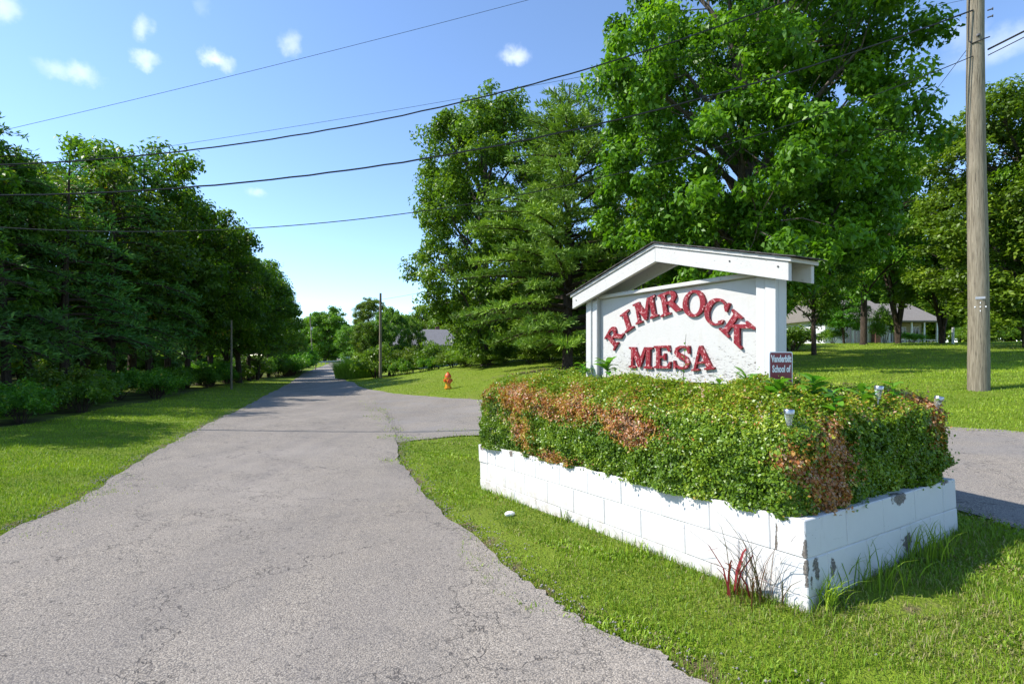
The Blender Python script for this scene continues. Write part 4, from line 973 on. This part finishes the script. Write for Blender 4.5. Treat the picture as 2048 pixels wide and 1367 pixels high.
T['fork'] = deciduous(106, 9.0, 3.6, 3.3, 16, 12, 110, .22, M['leaf_mid'], 'bark_dark', .15, crad=.6, forks=4)
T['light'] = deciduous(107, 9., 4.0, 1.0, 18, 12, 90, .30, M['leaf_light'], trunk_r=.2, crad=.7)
T['pine'] = conifer(108, 14.2, 6.2, 1.2, 'needle', per=7, droop=.22, rise=.34, ls=.30, dens=1.7, taper=.62, trunk_r=.26, whorl=.62)
T['hemlock'] = conifer(109, 11.2, 4.0, 2.0, 'needle_dark', per=6, droop=.42, rise=.30, ls=.27, dens=.85, taper=.6, trunk_r=.17, gap=.2, whorl=.7)
T['hemlock2'] = conifer(110, 10.2, 3.6, 2.2, 'needle_dark', per=6, droop=.34, rise=.26, ls=.28, dens=.85, taper=.7, trunk_r=.16, gap=.25, whorl=.7)
def bush(seed, R, h, nl, nc, nleaf, ls, mat):
    rng = np.random.default_rng(seed); m = MB(); C = []
    for i in range(nl):
        a = i*2.4; r = R*math.sqrt((i+.5)/nl)*.8; top = np.array([math.cos(a)*r, math.sin(a)*r, h*rng.uniform(.45, .9)*(1-.3*r/R)])
        m.tube([(math.cos(a)*.08, math.sin(a)*.08, -.1), tuple(top*[.5, .5, .6]), tuple(top)], [.025, .018, .006], 4, cap=False)
        for c in range(nc): C.append(top+unit(rng.normal(size=3))*rng.uniform(.1, .42)*R*[1, 1, .75])
    C = np.array(C); C[:, 2] = np.maximum(C[:, 2], .12); k = len(C); idx = np.repeat(np.arange(k), nleaf); n = len(idx); d = unit(rng.normal(size=(n, 3)))
    P = C[idx]+d*(.3*R*rng.random(n)**.5)[:, None]*[1, 1, .7]; P[:, 2] = np.maximum(P[:, 2], .02)
    return m.mesh('stem', M['bark_dark'], fixn=False), leaf_cloud('foliage', P, unit(d*.5+[0, 0, .7]+rng.normal(0, .6, (n, 3))), ls*rng.uniform(.6, 1.3, n), .45+rng.normal(0, .13, k)[idx]+rng.normal(0, .14, n), mat, rng, aspect=.5)
B = {'a': bush(201, 1.5, 2.0, 9, 6, 85, .15, M['leaf_mid']), 'b': bush(202, 1.2, 1.5, 9, 6, 80, .13, M['leaf_dark']), 'c': bush(203, .8, .8, 8, 5, 70, .11, M['leaf_light'])}

# ---- right of the road
plant('oak_tree', T['oak'], on_ray(1488, 19.5), (.86, .86, 1.), .6, 'huge broad-leaved tree with spreading bright crown towering behind the town sign')
plant('pine_tree', T['pine'], on_ray(1135, 25.5), (1., 1., 1.), 1.1, 'feathery green pine beside the huge broad-leaved tree', tilt=(0, .02))
plant('maple_tree', T['maple'], on_ray(972, 33), (.92, .92, 1.04), 2., 'tall narrow broad-leaved tree behind the feathery pine, facing the road')
plant('shade_tree', T['maple'], on_ray(2062, 27), (.95, .95, .84), .4, 'tall tree with a thick pale trunk behind the big utility pole', tilt=(0, 0))
plant('shade_tree', T['oak'], on_ray(2235, 25), (.72, .72, .8), 2.4, 'large spreading tree with grey trunk next to the pale-trunked tree')
plant('small_tree', T['fork'], on_ray(1884, 37), (.95, .95, .90), .3, 'small many-stemmed round tree on the lawn crest by the porch')
plant('small_tree', T['fork'], on_ray(1796, 39), (1.05, 1.05, 1.15), 2.1, 'many-stemmed dark tree in front of the house between window and porch')
plant('shade_tree', T['wood_a'], on_ray(1727, 35), (1.05, 1.05, 1.45), 4., 'straight-trunked tree in front of the white house window')
plant('shade_tree', T['wood_a'], on_ray(1628, 27), (.62, .62, .72), 1., 'low-branched dark tree covering the end of the white house')
plant('shade_tree', T['round'], on_ray(1290, 36), (1.0, 1.0, 1.2), 5., 'dark tree filling the gap behind pine and huge broad-leaved tree')
plant('shade_tree', T['wood_a'], on_ray(1095, 37), (.8, .8, .7), 3., 'slim tree with bare trunk on the lawn edge under the pine')
for k, (px, d, s) in enumerate(((1650, 66, 1.15), (1745, 70, 1.3), (1840, 66, 1.2), (1925, 62, 1.25), (2020, 60, 1.4), (1560, 72, 1.3), (1450, 70, 1.2), (1340, 64, 1.1), (1230, 66, 1.1), (1120, 70, 1.0), (2120, 55, 1.3), (1060, 78, 1.1), (1000, 84, 1.1), (960, 80, 1.0), (1180, 58, .9))):
    plant('backdrop_tree', T['far'], on_ray(px, d), s, k*1.3, 'green tree standing behind the white lawn house', group='trees behind the lawn house')
for k, (px, d, s) in enumerate(((1010, 46, .9), (1060, 43, .8), (1090, 48, 1.), (1150, 44, .9), (1200, 47, 1.), (990, 38, .6), (1960, 46, .9), (1925, 44, .7), (2000, 48, 1.), (1250, 48, 1.1), (1030, 52, 1.3), (1125, 54, 1.4), (1180, 52, 1.3), (1080, 56, 1.4), (960, 50, 1.2), (1300, 50, 1.3), (1400, 52, 1.3))):
    plant('shrub', B['a'], on_ray(px, d), s, k*1.7, 'leafy shrub in the thicket along the back of the lawn', 'shrub', 'shrubs along the back of the lawn')
for k, (px, d, s) in enumerate(((935, 34, .8), (975, 31, .65), (1010, 33, .75), (1060, 30, .6), (1100, 31, .7), (1140, 29, .7), (1170, 30.5, .75), (905, 35.5, .7))):
    plant('skirt_shrub', B['a'], on_ray(px, d), (s*1.25, s*1.25, s*.8), k*2.1, 'low shrub growing under the skirts of the pine and the tall narrow tree', 'shrub', 'shrubs under the pine')
plant('small_tree', T['wood_b'], on_ray(1688, 41), (.55, .55, .5), 2.2, 'low leafy tree against the white house beside its window')
plant('yellow_shrub', B['c'], on_ray(1583, 31), (2.0, 2.0, 1.7), 0., 'yellow-green shrub at the end of the white house behind the sign post', 'shrub')
plant('dark_shrub', B['b'], on_ray(1665, 42.5), (.75, .75, .9), 1., 'dark rounded shrub against the white house wall', 'shrub')
plant('column_shrub', B['a'], on_ray(1770, 41.5), (.62, .62, 1.5), 2., 'upright green shrub between the house window and the porch', 'shrub')
plant('dark_shrub', B['b'], on_ray(1826, 42.), (.8, .5, .6), 3., 'low dark clipped shrub in front of the porch', 'shrub')
# ---- thicket before the grey-roofed house and the trees by the bend
for k, (px, d, s, b) in enumerate(((752, 46, 1.15, 'a'), (785, 45, .9, 'b'), (815, 47, .95, 'a'), (845, 46, .8, 'b'), (872, 45, 1., 'a'), (905, 44, .95, 'b'), (935, 43, 1., 'a'), (968, 42, 1., 'a'), (800, 44, .7, 'b'), (860, 43, .7, 'b'), (925, 41, .7, 'b'))):
    plant('thicket_shrub', B[b], on_ray(px, d), s*1.3, k*.9, 'tangled green shrub in the thicket hiding the grey-roofed house', 'shrub', 'thicket by the grey-roofed house')
plant('small_tree', T['light'], on_ray(778, 50), (.45, .45, .72), 1., 'light green sapling tree behind the bare far utility pole')
plant('small_tree', T['light'], on_ray(826, 52), (.32, .32, .6), 2., 'thin light tree in front of the grey roof')
plant('small_tree', T['wood_b'], on_ray(742, 50), (.5, .5, .55), 3., 'small dark tree beside the yellow-green reed clump')
for k, (px, d, sx, sz, tk, lab) in enumerate(((650, 138, 1.30, 1.28, 'far', 'big round dark maple where the road ends'), (713, 112, 1.1, 1.0, 'light', 'pale round tree beside the road bend'),
        (738, 150, 1.0, 1.12, 'maple', 'dark narrow tree rising behind the pale round tree'), (795, 92, .75, .9, 'far', 'dark tree left of the grey roof peak, behind its ridge'),
        (850, 98, .8, .95, 'far', 'dark tree directly behind the ridge of the grey roof'), (905, 90, .8, 1.05, 'far', 'dark tree behind the eave end of the grey roof'), (612, 150, .8, .8, 'light', 'pale distant tree between the wood and the round maple'),
        (770, 170, 1.2, 1.0, 'far', 'far tree filling the skyline behind the bare pole'))):
    plant('distant_tree', T[tk], on_ray(px, d), (sx, sx, sz), k*1.1, lab.replace(' left of the grey roof peak,', ' near the far pole,'), group='trees where the road ends')
for k in range(16):
    px = 560+k*34; d = 215+(k*37 % 23); plant('horizon_tree', T['far'], on_ray(px, d), (1.3, 1.3, .95+.1*(k % 3)), k*.8, 'far-off tree closing the end of the valley', group='far trees closing the valley')
# ---- the wood left of the road
rng_w = np.random.default_rng(31)
for k, (x, y, tk, sc) in enumerate(((-16.5, 9., 'wood_b', .8), (-17.5, 12.5, 'hemlock', .72), (-18.5, 16., 'wood_a', .82), (-21, 13.5, 'wood_b', .9), (-15.5, 4.5, 'hemlock2', .8))):  # trees added out of view to keep sun off the undergrowth and verge
    plant('woodland_tree', T[tk], (x, y, h1(x, y)), sc, k*1.9, 'unseen tree added out of view to shade the edge of the roadside wood', group='deeper trees of the roadside wood')
row = [(-190, 13.6, 'hemlock', 0.84), (-95, 17.5, 'wood_a', 0.93), (15, 16.8, 'hemlock', 0.74), (60, 20.7, 'wood_b', 0.97), (128, 19.4, 'hemlock2', 0.85), (168, 24.3, 'wood_a', 0.95), (222, 22.7, 'hemlock', 0.88), (262, 27.9, 'wood_b', 1.25),
       (300, 26.5, 'hemlock2', 1.16), (338, 31.1, 'hemlock2', 1.27), (372, 31.5, 'wood_b', 1.09), (398, 36.5, 'hemlock2', 1.21), (420, 35.0, 'wood_a', 0.97), (452, 40.8, 'wood_b', 1.08), (478, 41.1, 'wood_a', 1.01), (498, 47.7, 'hemlock', 1.04),
       (515, 50.0, 'wood_b', 1.03), (537, 59.0, 'wood_a', 0.93), (556, 69.0, 'wood_b', 0.90), (572, 80.0, 'wood_a', 0.78), (583, 94.0, 'wood_b', 0.71)]
WL = {'hemlock': 'dense dark needled evergreen at the edge of the roadside wood', 'hemlock2': 'taller ragged-topped evergreen in the roadside wood', 'wood_a': 'dark broad-leaved tree with bare lower trunk in the roadside wood', 'wood_b': 'leaning broad-leaved tree with low branches in the roadside wood'}
for k, (px, d, tk, s) in enumerate(row):
    lab = {452: 'leaning broad-leaved tree right behind the slim pale pole', 478: 'dark broad-leaved tree just past the slim pale pole', 572: 'dark broad-leaved tree second from the far end of the roadside wood', 583: 'small tree ending the roadside wood at the far driveway'}.get(px, WL[tk])
    plant('evergreen_tree' if tk.startswith('hem') else 'woodland_tree', T[tk], on_ray(px, d), (s*rng_w.uniform(.85, 1.12),)*2+(s*rng_w.uniform(.94, 1.12),), rng_w.uniform(0, 6.28), lab, group='trees of the roadside wood', tilt=(rng_w.normal(0, .04), rng_w.normal(0, .04)))
for k in range(15):                                         # deeper rows
    t = k/14; y = 8+62*t; x = -22.-.32*y-rng_w.uniform(0, 6); tk = ('wood_a', 'wood_b', 'hemlock2')[k % 3]
    plant('inner_wood_tree', T[tk], (x, y, h1(x, y)), rng_w.uniform(.75, .98), rng_w.uniform(0, 6.28), 'unseen tree added out of view to shade the edge of the roadside wood', group='deeper trees of the roadside wood')
wl_d = np.concatenate([[0], np.cumsum(np.hypot(*np.diff(wood_line, axis=0).T))])
for k in range(64):                                         # undergrowth along the wood's edge, dark-leaved throughout to paint in the crowns' shade
    t = 10+88*(k/64)+rng_w.uniform(-.6, .6); x = np.interp(t, wl_d, wood_line[:, 0])-rng_w.uniform(.2, 1.6); y = np.interp(t, wl_d, wood_line[:, 1])+rng_w.uniform(-.3, .3)
    plant('undergrowth_shrub', B['b'], (x, y, h1(x, y)), rng_w.uniform(.45, .8)*(1+.035*max(0, t-34)), rng_w.uniform(0, 6.28), 'low leafy shrub of the undergrowth along the edge of the wood', 'shrub', 'undergrowth along the wood')
for k in range(46):                                         # saplings of the understorey, closing the view under the crowns
    y = 6+84*((k+rng_w.random())/46); x = -15.5-.34*y-rng_w.uniform(1.5, 13)
    plant('understorey_sapling', T[('light', 'fork', 'wood_b')[k % 3]], (x, y, h1(x, y)-(1.1 if k % 3 == 1 else .2)), (rng_w.uniform(.5, .75),)*2+(rng_w.uniform(.42, .62),), rng_w.uniform(0, 6.28), 'leafy sapling filling the space under the tall crowns of the wood', group='saplings inside the wood')
for k in range(70):                                         # lighter shrubs seen between the trunks
    y = rng_w.uniform(5, 92); x = -14.5-.34*y-rng_w.uniform(1.5, 18)
    plant('woodland_shrub', B[('a', 'c')[k % 2]], (x, y, h1(x, y)), rng_w.uniform(.9, 1.7), rng_w.uniform(0, 6.28), 'pale green shrub seen between the trunks inside the wood', 'shrub', 'shrubs inside the wood')
def reed_clump():
    rng = np.random.default_rng(9); n = 3200; x0, y0, z0 = on_ray(714, 50); a = rng.uniform(0, 6.28, n); r = np.sqrt(rng.random(n)); P = np.stack([r*np.cos(a)*2.1, r*np.sin(a)*1.2, 0*r], 1)
    me = blades(P, rng.uniform(1.5, 2.7, n)*(1-.25*r), rng.uniform(.03, .06, n), rng.uniform(.2, .9, n), rng.random(n), rng, M['reed'], 'reed_clump')
    tag(link('reed_clump', me, None, (x0, y0, z0)), 'tall bright yellow-green reed clump at the road bend', 'reeds')
reed_clump()

# ------------------------------------------------------------------ utility poles and wires
PX, PY = (1957-CX)/F*10.5, 10.5; PZ0 = h1(PX, PY)
def px_z(py, d): return EYE-(py-HY)*d/F
def build_poles():
    o = empty('utility_pole', (PX, PY, PZ0), -math.atan2(PX, PY)); tag(o, 'thick weathered wooden utility pole on the lawn beside the lane', 'utility pole')
    n = 14; pts = [(-.005*k+.012*math.sin(k*.7), .0, -.4+12.4*k/(n-1)) for k in range(n)]
    po = MB().tube(pts, [.182-.062*k/(n-1)+.003*math.sin(k*2.1) for k in range(n)], 20).build('shaft', M['pole_wood'], o, smooth=True)
    fr = -.176
    def bit(nm, px, py, w, h, mat, t=.006): MB().box(((px-1957)*14./F, fr+.004, px_z(py, 10.33)-PZ0), (w, t, h)).build(nm, mat, o)
    bit('tag_plate', 1959, 595, .15, .045, M['rail'])
    for px, py, w, h in ((1959, 605, .012, .03), (1953, 613, .022, .022), (1959, 613, .018, .022), (1965, 613, .022, .022), (1959, 621, .014, .026)): bit('number_tag', px, py, w, h, M['white_sheet'])
    for py, dx in ((28, -.15), (105, -.155), (28, .16), (42, .16), (77, 0)):
        z = px_z(py, 10.5)-PZ0
        if dx: MB().lathe([(.014, -.05 if dx < 0 else -.02), (.014, .05), (.026, .052), (.026, .07)], (dx*.95, -.02, z), 8, 'x').build('bolt', M['iron'], o)
        else: MB().lathe([(.03, 0), (.034, -.02), (.016, -.03), (.016, -.05)], (0, -.135, z), 10, 'y').build('bolt', M['iron'], o)
    MB().tube([(-.14, -.10, px_z(-40, 10.5)-PZ0), (-.15, -.10, px_z(80, 10.5)-PZ0), (-.10, -.15, px_z(90, 10.5)-PZ0), (.06, -.16, px_z(88, 10.5)-PZ0), (.17, -.08, px_z(84, 10.5)-PZ0)], .012, 6).build('cable_loop', M['wire'], o)
    # the others
    def small(px, pb, d, h, r, label, lean=0., cross=False):
        q = on_ray(px, d); w = empty('utility_pole', q); tag(w, label, 'utility pole')
        MB().tube([(0, 0, -.3), (lean*h*.5, 0, h*.5), (lean*h, 0, h)], [r, r*.85, r*.7], 10).build('shaft', M['pole_wood'], w, smooth=True)
        MB().lathe([(.03, 0), (.03, .12)], (lean*h*.9-.02, -r*.8, h*.9), 8).build('insulator', M['iron'], w)
        if cross: MB().lathe([(.16, 0), (.18, .05), (.18, .55), (.16, .6)], (lean*h*.72+.2, 0, h*.70), 10).build('transformer', M['rail'], w)
    small(761, 757, 42, px_z(586, 42)-on_ray(761, 42)[2], .13, 'bare grey utility pole at the thicket by the road bend')
    small(626, 735, 105, 10.5, .13, 'leaning far utility pole with a transformer before the round maple', -.06, True)
    small(463, 747, 30, px_z(640, 30)-on_ray(463, 30)[2], .065, 'slim pale pole standing at the edge of the wood')
    small(600, 733, 85, 2.6, .05, 'short pale post at the far driveway')
build_poles()
LX, LY = -24., 10.
def wire(pts, r, label, lumps=0., R0=(PX-.16, PY-.05), L0=(LX, LY), ext=1.0, start=0.0):
    """a sagging cable in the vertical plane between the pole and the next one, fitted to where it is seen"""
    T_, Z_ = [], []
    for px, py in pts:
        k = (px-CX)/F; t = (R0[0]-k*R0[1])/((R0[0]-L0[0])+k*(L0[1]-R0[1])); d = R0[1]+(L0[1]-R0[1])*t; T_.append(t); Z_.append(px_z(py, d))
    c = np.polyfit(T_, Z_, 2 if len(pts) > 2 else 1); t = np.linspace(start, ext, 90); z = np.polyval(c, t)
    rng = np.random.default_rng(len(pts)); wob = np.sin(t*230)*lumps+rng.normal(0, lumps*.6, 90)
    P = np.stack([R0[0]+(L0[0]-R0[0])*t, R0[1]+(L0[1]-R0[1])*t, z+wob], 1)
    tag(MB().tube(P, r, 5).build('overhead_wire', M['wire'], smooth=True), label, 'wire', 'overhead wires')
wire([(1922, 36), (1737, 89), (1514, 163), (1365, 204), (1217, 241), (1013, 288), (830, 322), (640, 352), (400, 374), (0, 387)], .017, 'thick black cable sagging from the bolt high on the big pole', .004)
wire([(1590, 0), (1365, 74), (1180, 132), (1000, 190), (900, 210), (700, 250), (500, 285), (330, 308), (0, 328)], .014, 'black cable crossing the tops of the pine and tall narrow tree', .004)
wire([(1910, 114), (1877, 130), (1625, 248), (1506, 304), (830, 404), (660, 435), (515, 452), (340, 466), (150, 466), (0, 459)], .009, 'lowest black cable sagging across the middle of the roadside wood')
wire([(1811, 26), (1569, 76), (1365, 115), (1258, 133), (515, 267), (375, 288), (0, 340)], .0035, 'hair-thin wire running just above the black cables')
wire([(1060, 0), (790, 68), (530, 136), (290, 195), (50, 250)], .0040, 'thin straight wire highest of all over the road')
def free_wire(p0, p1, sag, r, label):
    p0, p1 = np.array(p0), np.array(p1); t = np.linspace(0, 1, 30); P = p0+(p1-p0)*t[:, None]; P[:, 2] -= 4*sag*t*(1-t)
    tag(MB().tube(P, r, 5).build('overhead_wire', M['wire'], smooth=True), label, 'wire', 'overhead wires')
za = px_z(102, 10.5)
free_wire((PX+.15, PY-.05, za), (PX+4.6, -15, za-.1), .25, .02, 'thick cable bundle leaving the big pole along the side lane')
free_wire((PX+.15, PY-.05, za-.12), (PX+4.6, -15, za-.15), .2, .010, 'second cable under the thick bundle along the side lane')
free_wire((PX-.15, PY, px_z(88, 10.5)), at(1560, 560, 40), .3, .006, 'thin service wire dropping from the big pole into the trees')
q0 = on_ray(761, 42); free_wire((q0[0], q0[1], px_z(599, 42)), at(1010, 545, 37), .15, .012, 'thin wire from the bare far pole into the tall narrow tree')

# ------------------------------------------------------------------ hydrant
def hydrant():
    x, y = G(896, 778); o = empty('fire_hydrant', (x, y, h1(x, y)), .5); tag(o, 'yellow fire hydrant with orange-red bonnet on the lawn', 'fire hydrant')
    Y, Rr = M['hyd_yellow'], M['hyd_red']
    MB().lathe([(.13, -.05), (.13, .05), (.17, .05), (.17, .09), (.12, .10), (.115, .50), (.145, .51), (.145, .545)], n=18).build('barrel', Y, o, smooth=True)
    b = MB().lathe([(.15, .546), (.15, .58), (.14, .64), (.105, .71), (.055, .755)], n=18).build('bonnet', Rr, o, smooth=True)
    MB().lathe([(.032, .750), (.030, .81)], n=5).build('operating_nut', Rr, b)
    for s in (-1, 1):
        nz = MB().lathe([(.062, .09*s), (.062, .15*s), (.078, .152*s), (.078, .19*s)], (0, 0, .41), 14, 'x').build('nozzle', Rr, o, smooth=True)
        MB().lathe([(.024, .191*s), (.024, .225*s)], (0, 0, .41), 5, 'x').build('cap_nut', Rr, nz)
    nz = MB().lathe([(.08, -.09), (.08, -.15), (.10, -.152), (.10, -.20)], (0, 0, .37), 16, 'y').build('nozzle', Rr, o, smooth=True)
    MB().lathe([(.028, -.201), (.028, -.235)], (0, 0, .37), 5, 'y').build('cap_nut', Rr, nz)
    me = MB().lathe([(.014, 0), (.014, .03)], n=6).mesh('bolt', Rr)
    for k in range(8): link('bolt', me, o, (math.cos(k*.785+.2)*.152, math.sin(k*.785+.2)*.152, .085))
hydrant()

# ------------------------------------------------------------------ houses
def window(parent, x, z, w, h, face, mat_f='trim', curtain=False):
    """window on a wall facing -y at y=face"""
    f = MB(); t = .07
    f.box((x, face-.02, z+h/2-t/2), (w, .06, t)); f.box((x, face-.02, z-h/2+t/2), (w, .06, t)); f.box((x-w/2+t/2, face-.02, z), (t, .06, h-2*t-.004)); f.box((x+w/2-t/2, face-.02, z), (t, .06, h-2*t-.004))
    wd = f.build('window', M[mat_f], parent)
    MB().box((x, face-.006, z), (w-2*t, .01, h-2*t)).build('pane', M['glass'], wd)
    MB().box((x, face-.022, z), (.04, .03, h-2*t-.006)).build('mullion', M[mat_f], wd)
    MB().box((x, face-.06, z-h/2-.03), (w+.12, .12, .05)).build('sill', M[mat_f], wd)
def gable_roof(parent, x0, x1, y0, y1, ze, zr, mat, hip=0., thick=.12, name='roof'):
    ym = (y0+y1)/2; v = [(x0, y0, ze), (x1, y0, ze), (x1, y1, ze), (x0, y1, ze), (x0+hip, ym, zr), (x1-hip, ym, zr)]; lo = [(a, b, c-thick) for a, b, c in v]
    m = MB(); m.add(v+lo[:4], [(0, 1, 5, 4), (2, 3, 4, 5), (3, 0, 4), (1, 2, 5), (0, 6, 7, 1), (1, 7, 8, 2), (2, 8, 9, 3), (3, 9, 6, 0), (6, 9, 8, 7)]); return m.build(name, mat, parent)
def lawn_house():
    x, y, z = on_ray(1745, 47); o = empty('lawn_house', (x, y, z-.65), math.radians(2)); tag(o, 'long white single-storey house with tan roof beyond the lawn', 'house')
    MB().box((-1.3, 3.2, 1.4), (6.2, 6.2, 2.8)).build('wall', M['house_white'], o)
    gable_roof(o, -4.9, 2.3, -.5, 6.9, 2.9, 5.0, M['roof_tan'], .3)
    for wx in (-2.2, -1.45, -.7): window(o, wx, 1.45, .68, 1.75, .1)
    d = MB().box((1.15, .07, 1.1), (.9, .06, 2.1)).build('door', M['curtain'], o); MB().lathe([(.03, 0), (.03, -.06)], (1.45, .03, 1.05), 8, 'y').build('handle', M['iron'], d)
    MB().box((.15, -.25, 1.2), (.5, .5, 2.4)).build('brick_pier', M['brick'], o)
    MB().box((3.85, 3.6, 1.4), (4.0, 4.4, 2.8)).build('wing_wall', M['house_beige'], o)
    gable_roof(o, 1.95, 6.3, -.6, 6.6, 2.72, 4.6, M['roof_tan'], .4, name='wing_roof')
    for k in range(4): MB().box((2.25+1.2*k, -.3, 1.3), (.12, .12, 2.5)).build('porch_post', M['trim'], o)
    for wx in (2.6, 3.9, 5.2): window(o, wx, 1.5, .8, 1.5, 1.4)
    MB().box((4.05, -.32, .95), (3.6, .05, .06)).build('porch_rail', M['trim'], o)
    for k in range(11): MB().box((2.42+.32*k, -.32, .5), (.035, .035, .84)).build('baluster', M['trim'], o)
    MB().box((4.05, .5, .06), (4.2, 1.8, .14)).build('porch_floor', M['rail'], o)
lawn_house()
def grey_house():
    x, y, z = on_ray(852, 60); o = empty('grey_roofed_house', (x, y, z), math.radians(12)); tag(o, 'pale house with grey hipped roof half hidden by the thicket', 'house')
    MB().box((0, 3, 1.35), (7.6, 6, 2.7)).build('wall', M['house_white'], o); gable_roof(o, -4.3, 4.3, -.5, 6.5, 2.75, 4.75, M['roof_grey'], 1.6)
    for wx in (-2.5, 0., 2.4): window(o, wx, 1.5, 1.1, 1.2, 0.)
    MB().box((1.6, 4.2, 4.6), (.5, .5, 1.1)).build('chimney', M['brick'], o)
grey_house()
def far_house():
    x, y, z = on_ray(684, 185); o = empty('far_white_house', (x, y, z), .2); tag(o, 'tiny far white house beyond the end of the road', 'house')
    MB().box((0, 3, 1.5), (8, 5, 3.)).build('wall', M['house_white'], o); gable_roof(o, -4.5, 4.5, 0, 6, 3.05, 4.8, M['roof_tan'])
    for wx in (-2.4, 0, 2.4): window(o, wx, 1.6, 1.2, 1.3, .5)
far_house()
def car(px, d, rz, label, van=False):
    x, y, z = on_ray(px, d); o = empty('parked_van' if van else 'parked_car', (x, y, z), rz); tag(o, label, 'van' if van else 'car')
    hgt = 1.95 if van else 1.42
    body = [(-2.2, .35), (2.2, .35), (2.25, .75), (1.9, .95), (1.0, 1.02), (.45, hgt), (-1.5, hgt), (-2.1, 1.05), (-2.25, .8)] if not van else [(-2.4, .35), (2.3, .35), (2.35, .95), (1.75, 1.15), (1.1, hgt), (-2.3, hgt), (-2.42, 1.0)]
    MB().prism(body, -.85, .85, lambda a, b, c: (a, c, b)).build('body', M['car_white'], o, bevel=.05)
    for s in (-1, 1):
        MB().box((-.5, s*.853, hgt-.26), (1.6 if not van else 2.6, .012, .30)).build('side_window', M['glass'], o)
        MB().box((-2.27, s*.6, .75), (.06, .25, .14)).build('tail_light', M['hyd_red'], o)
        for wx in (-1.35, 1.35):
            w = MB().lathe([(.33, -.1), (.33, .1)], (wx, s*.76, .33), 14, 'y').build('wheel', M['rubber'], o); MB().lathe([(.19, -.105), (.19, .105)], (wx, s*.765, .33), 10, 'y').build('rim', M['rail'], w)
    MB().box((-1.95 if not van else -2.40, 0, hgt-.38), (.12, 1.4, .36)).build('rear_window', M['glass'], o)
car(690, 138, 1.8, 'small white car parked where the road ends')
car(617, 118, 1.4, 'white van parked in the far driveway under the round maple', True)
def mailbox(px, d, label, wood=True):
    x, y, z = on_ray(px, d); o = empty('mailbox', (x, y, z), .9); tag(o, label, 'mailbox', 'mailboxes along the road')
    MB().box((0, 0, .5), (.1, .1, 1.1)).build('post', M['post_wood' if wood else 'rail'], o)
    poly = [(-.1, 1.05), (.1, 1.05), (.1, 1.19)]+[(.1*math.cos(a), 1.19+.1*math.sin(a)) for a in np.linspace(.3, 2.84, 7)]+[(-.1, 1.19)]
    b = MB().prism(poly, -.25, .25, lambda a, h, c: (a, c, h)).build('box', M['mail_black'], o); MB().box((.108, .1, 1.22), (.012, .03, .14)).build('flag', M['hyd_red'], b)
mailbox(594, 72, 'black mailbox on a wooden post by the last trees of the wood'); mailbox(631, 84, 'black mailbox where the far driveway meets the road'); mailbox(688, 58, 'black mailbox in front of the yellow-green reed clump')
def guard_rail():
    a, b = np.array(on_ray(634, 112)), np.array(on_ray(680, 126)); o = empty('guard_rail', tuple(a)); tag(o, 'grey roadside guard rail in front of the round maple', 'guard rail'); d = b-a
    for k in range(7): q = d*k/6; MB().box((q[0], q[1], q[2]+.3), (.12, .12, .8)).build('post', M['rail'], o)
    MB().tube([(0, 0, .55), tuple(d*.5+[0, 0, .55]), tuple(d+[0, 0, .55])], [.14, .14, .14], 6).build('rail', M['rail'], o)
guard_rail()
def paddock_post():
    x, y, z = on_ray(1906, 36); o = tag(MB().box((0, 0, .55), (.12, .12, 1.2)).build('marker_post', M['trim'], None, (x, y, z), bevel=.01), 'lone white marker post on the lawn crest', 'post')
paddock_post()
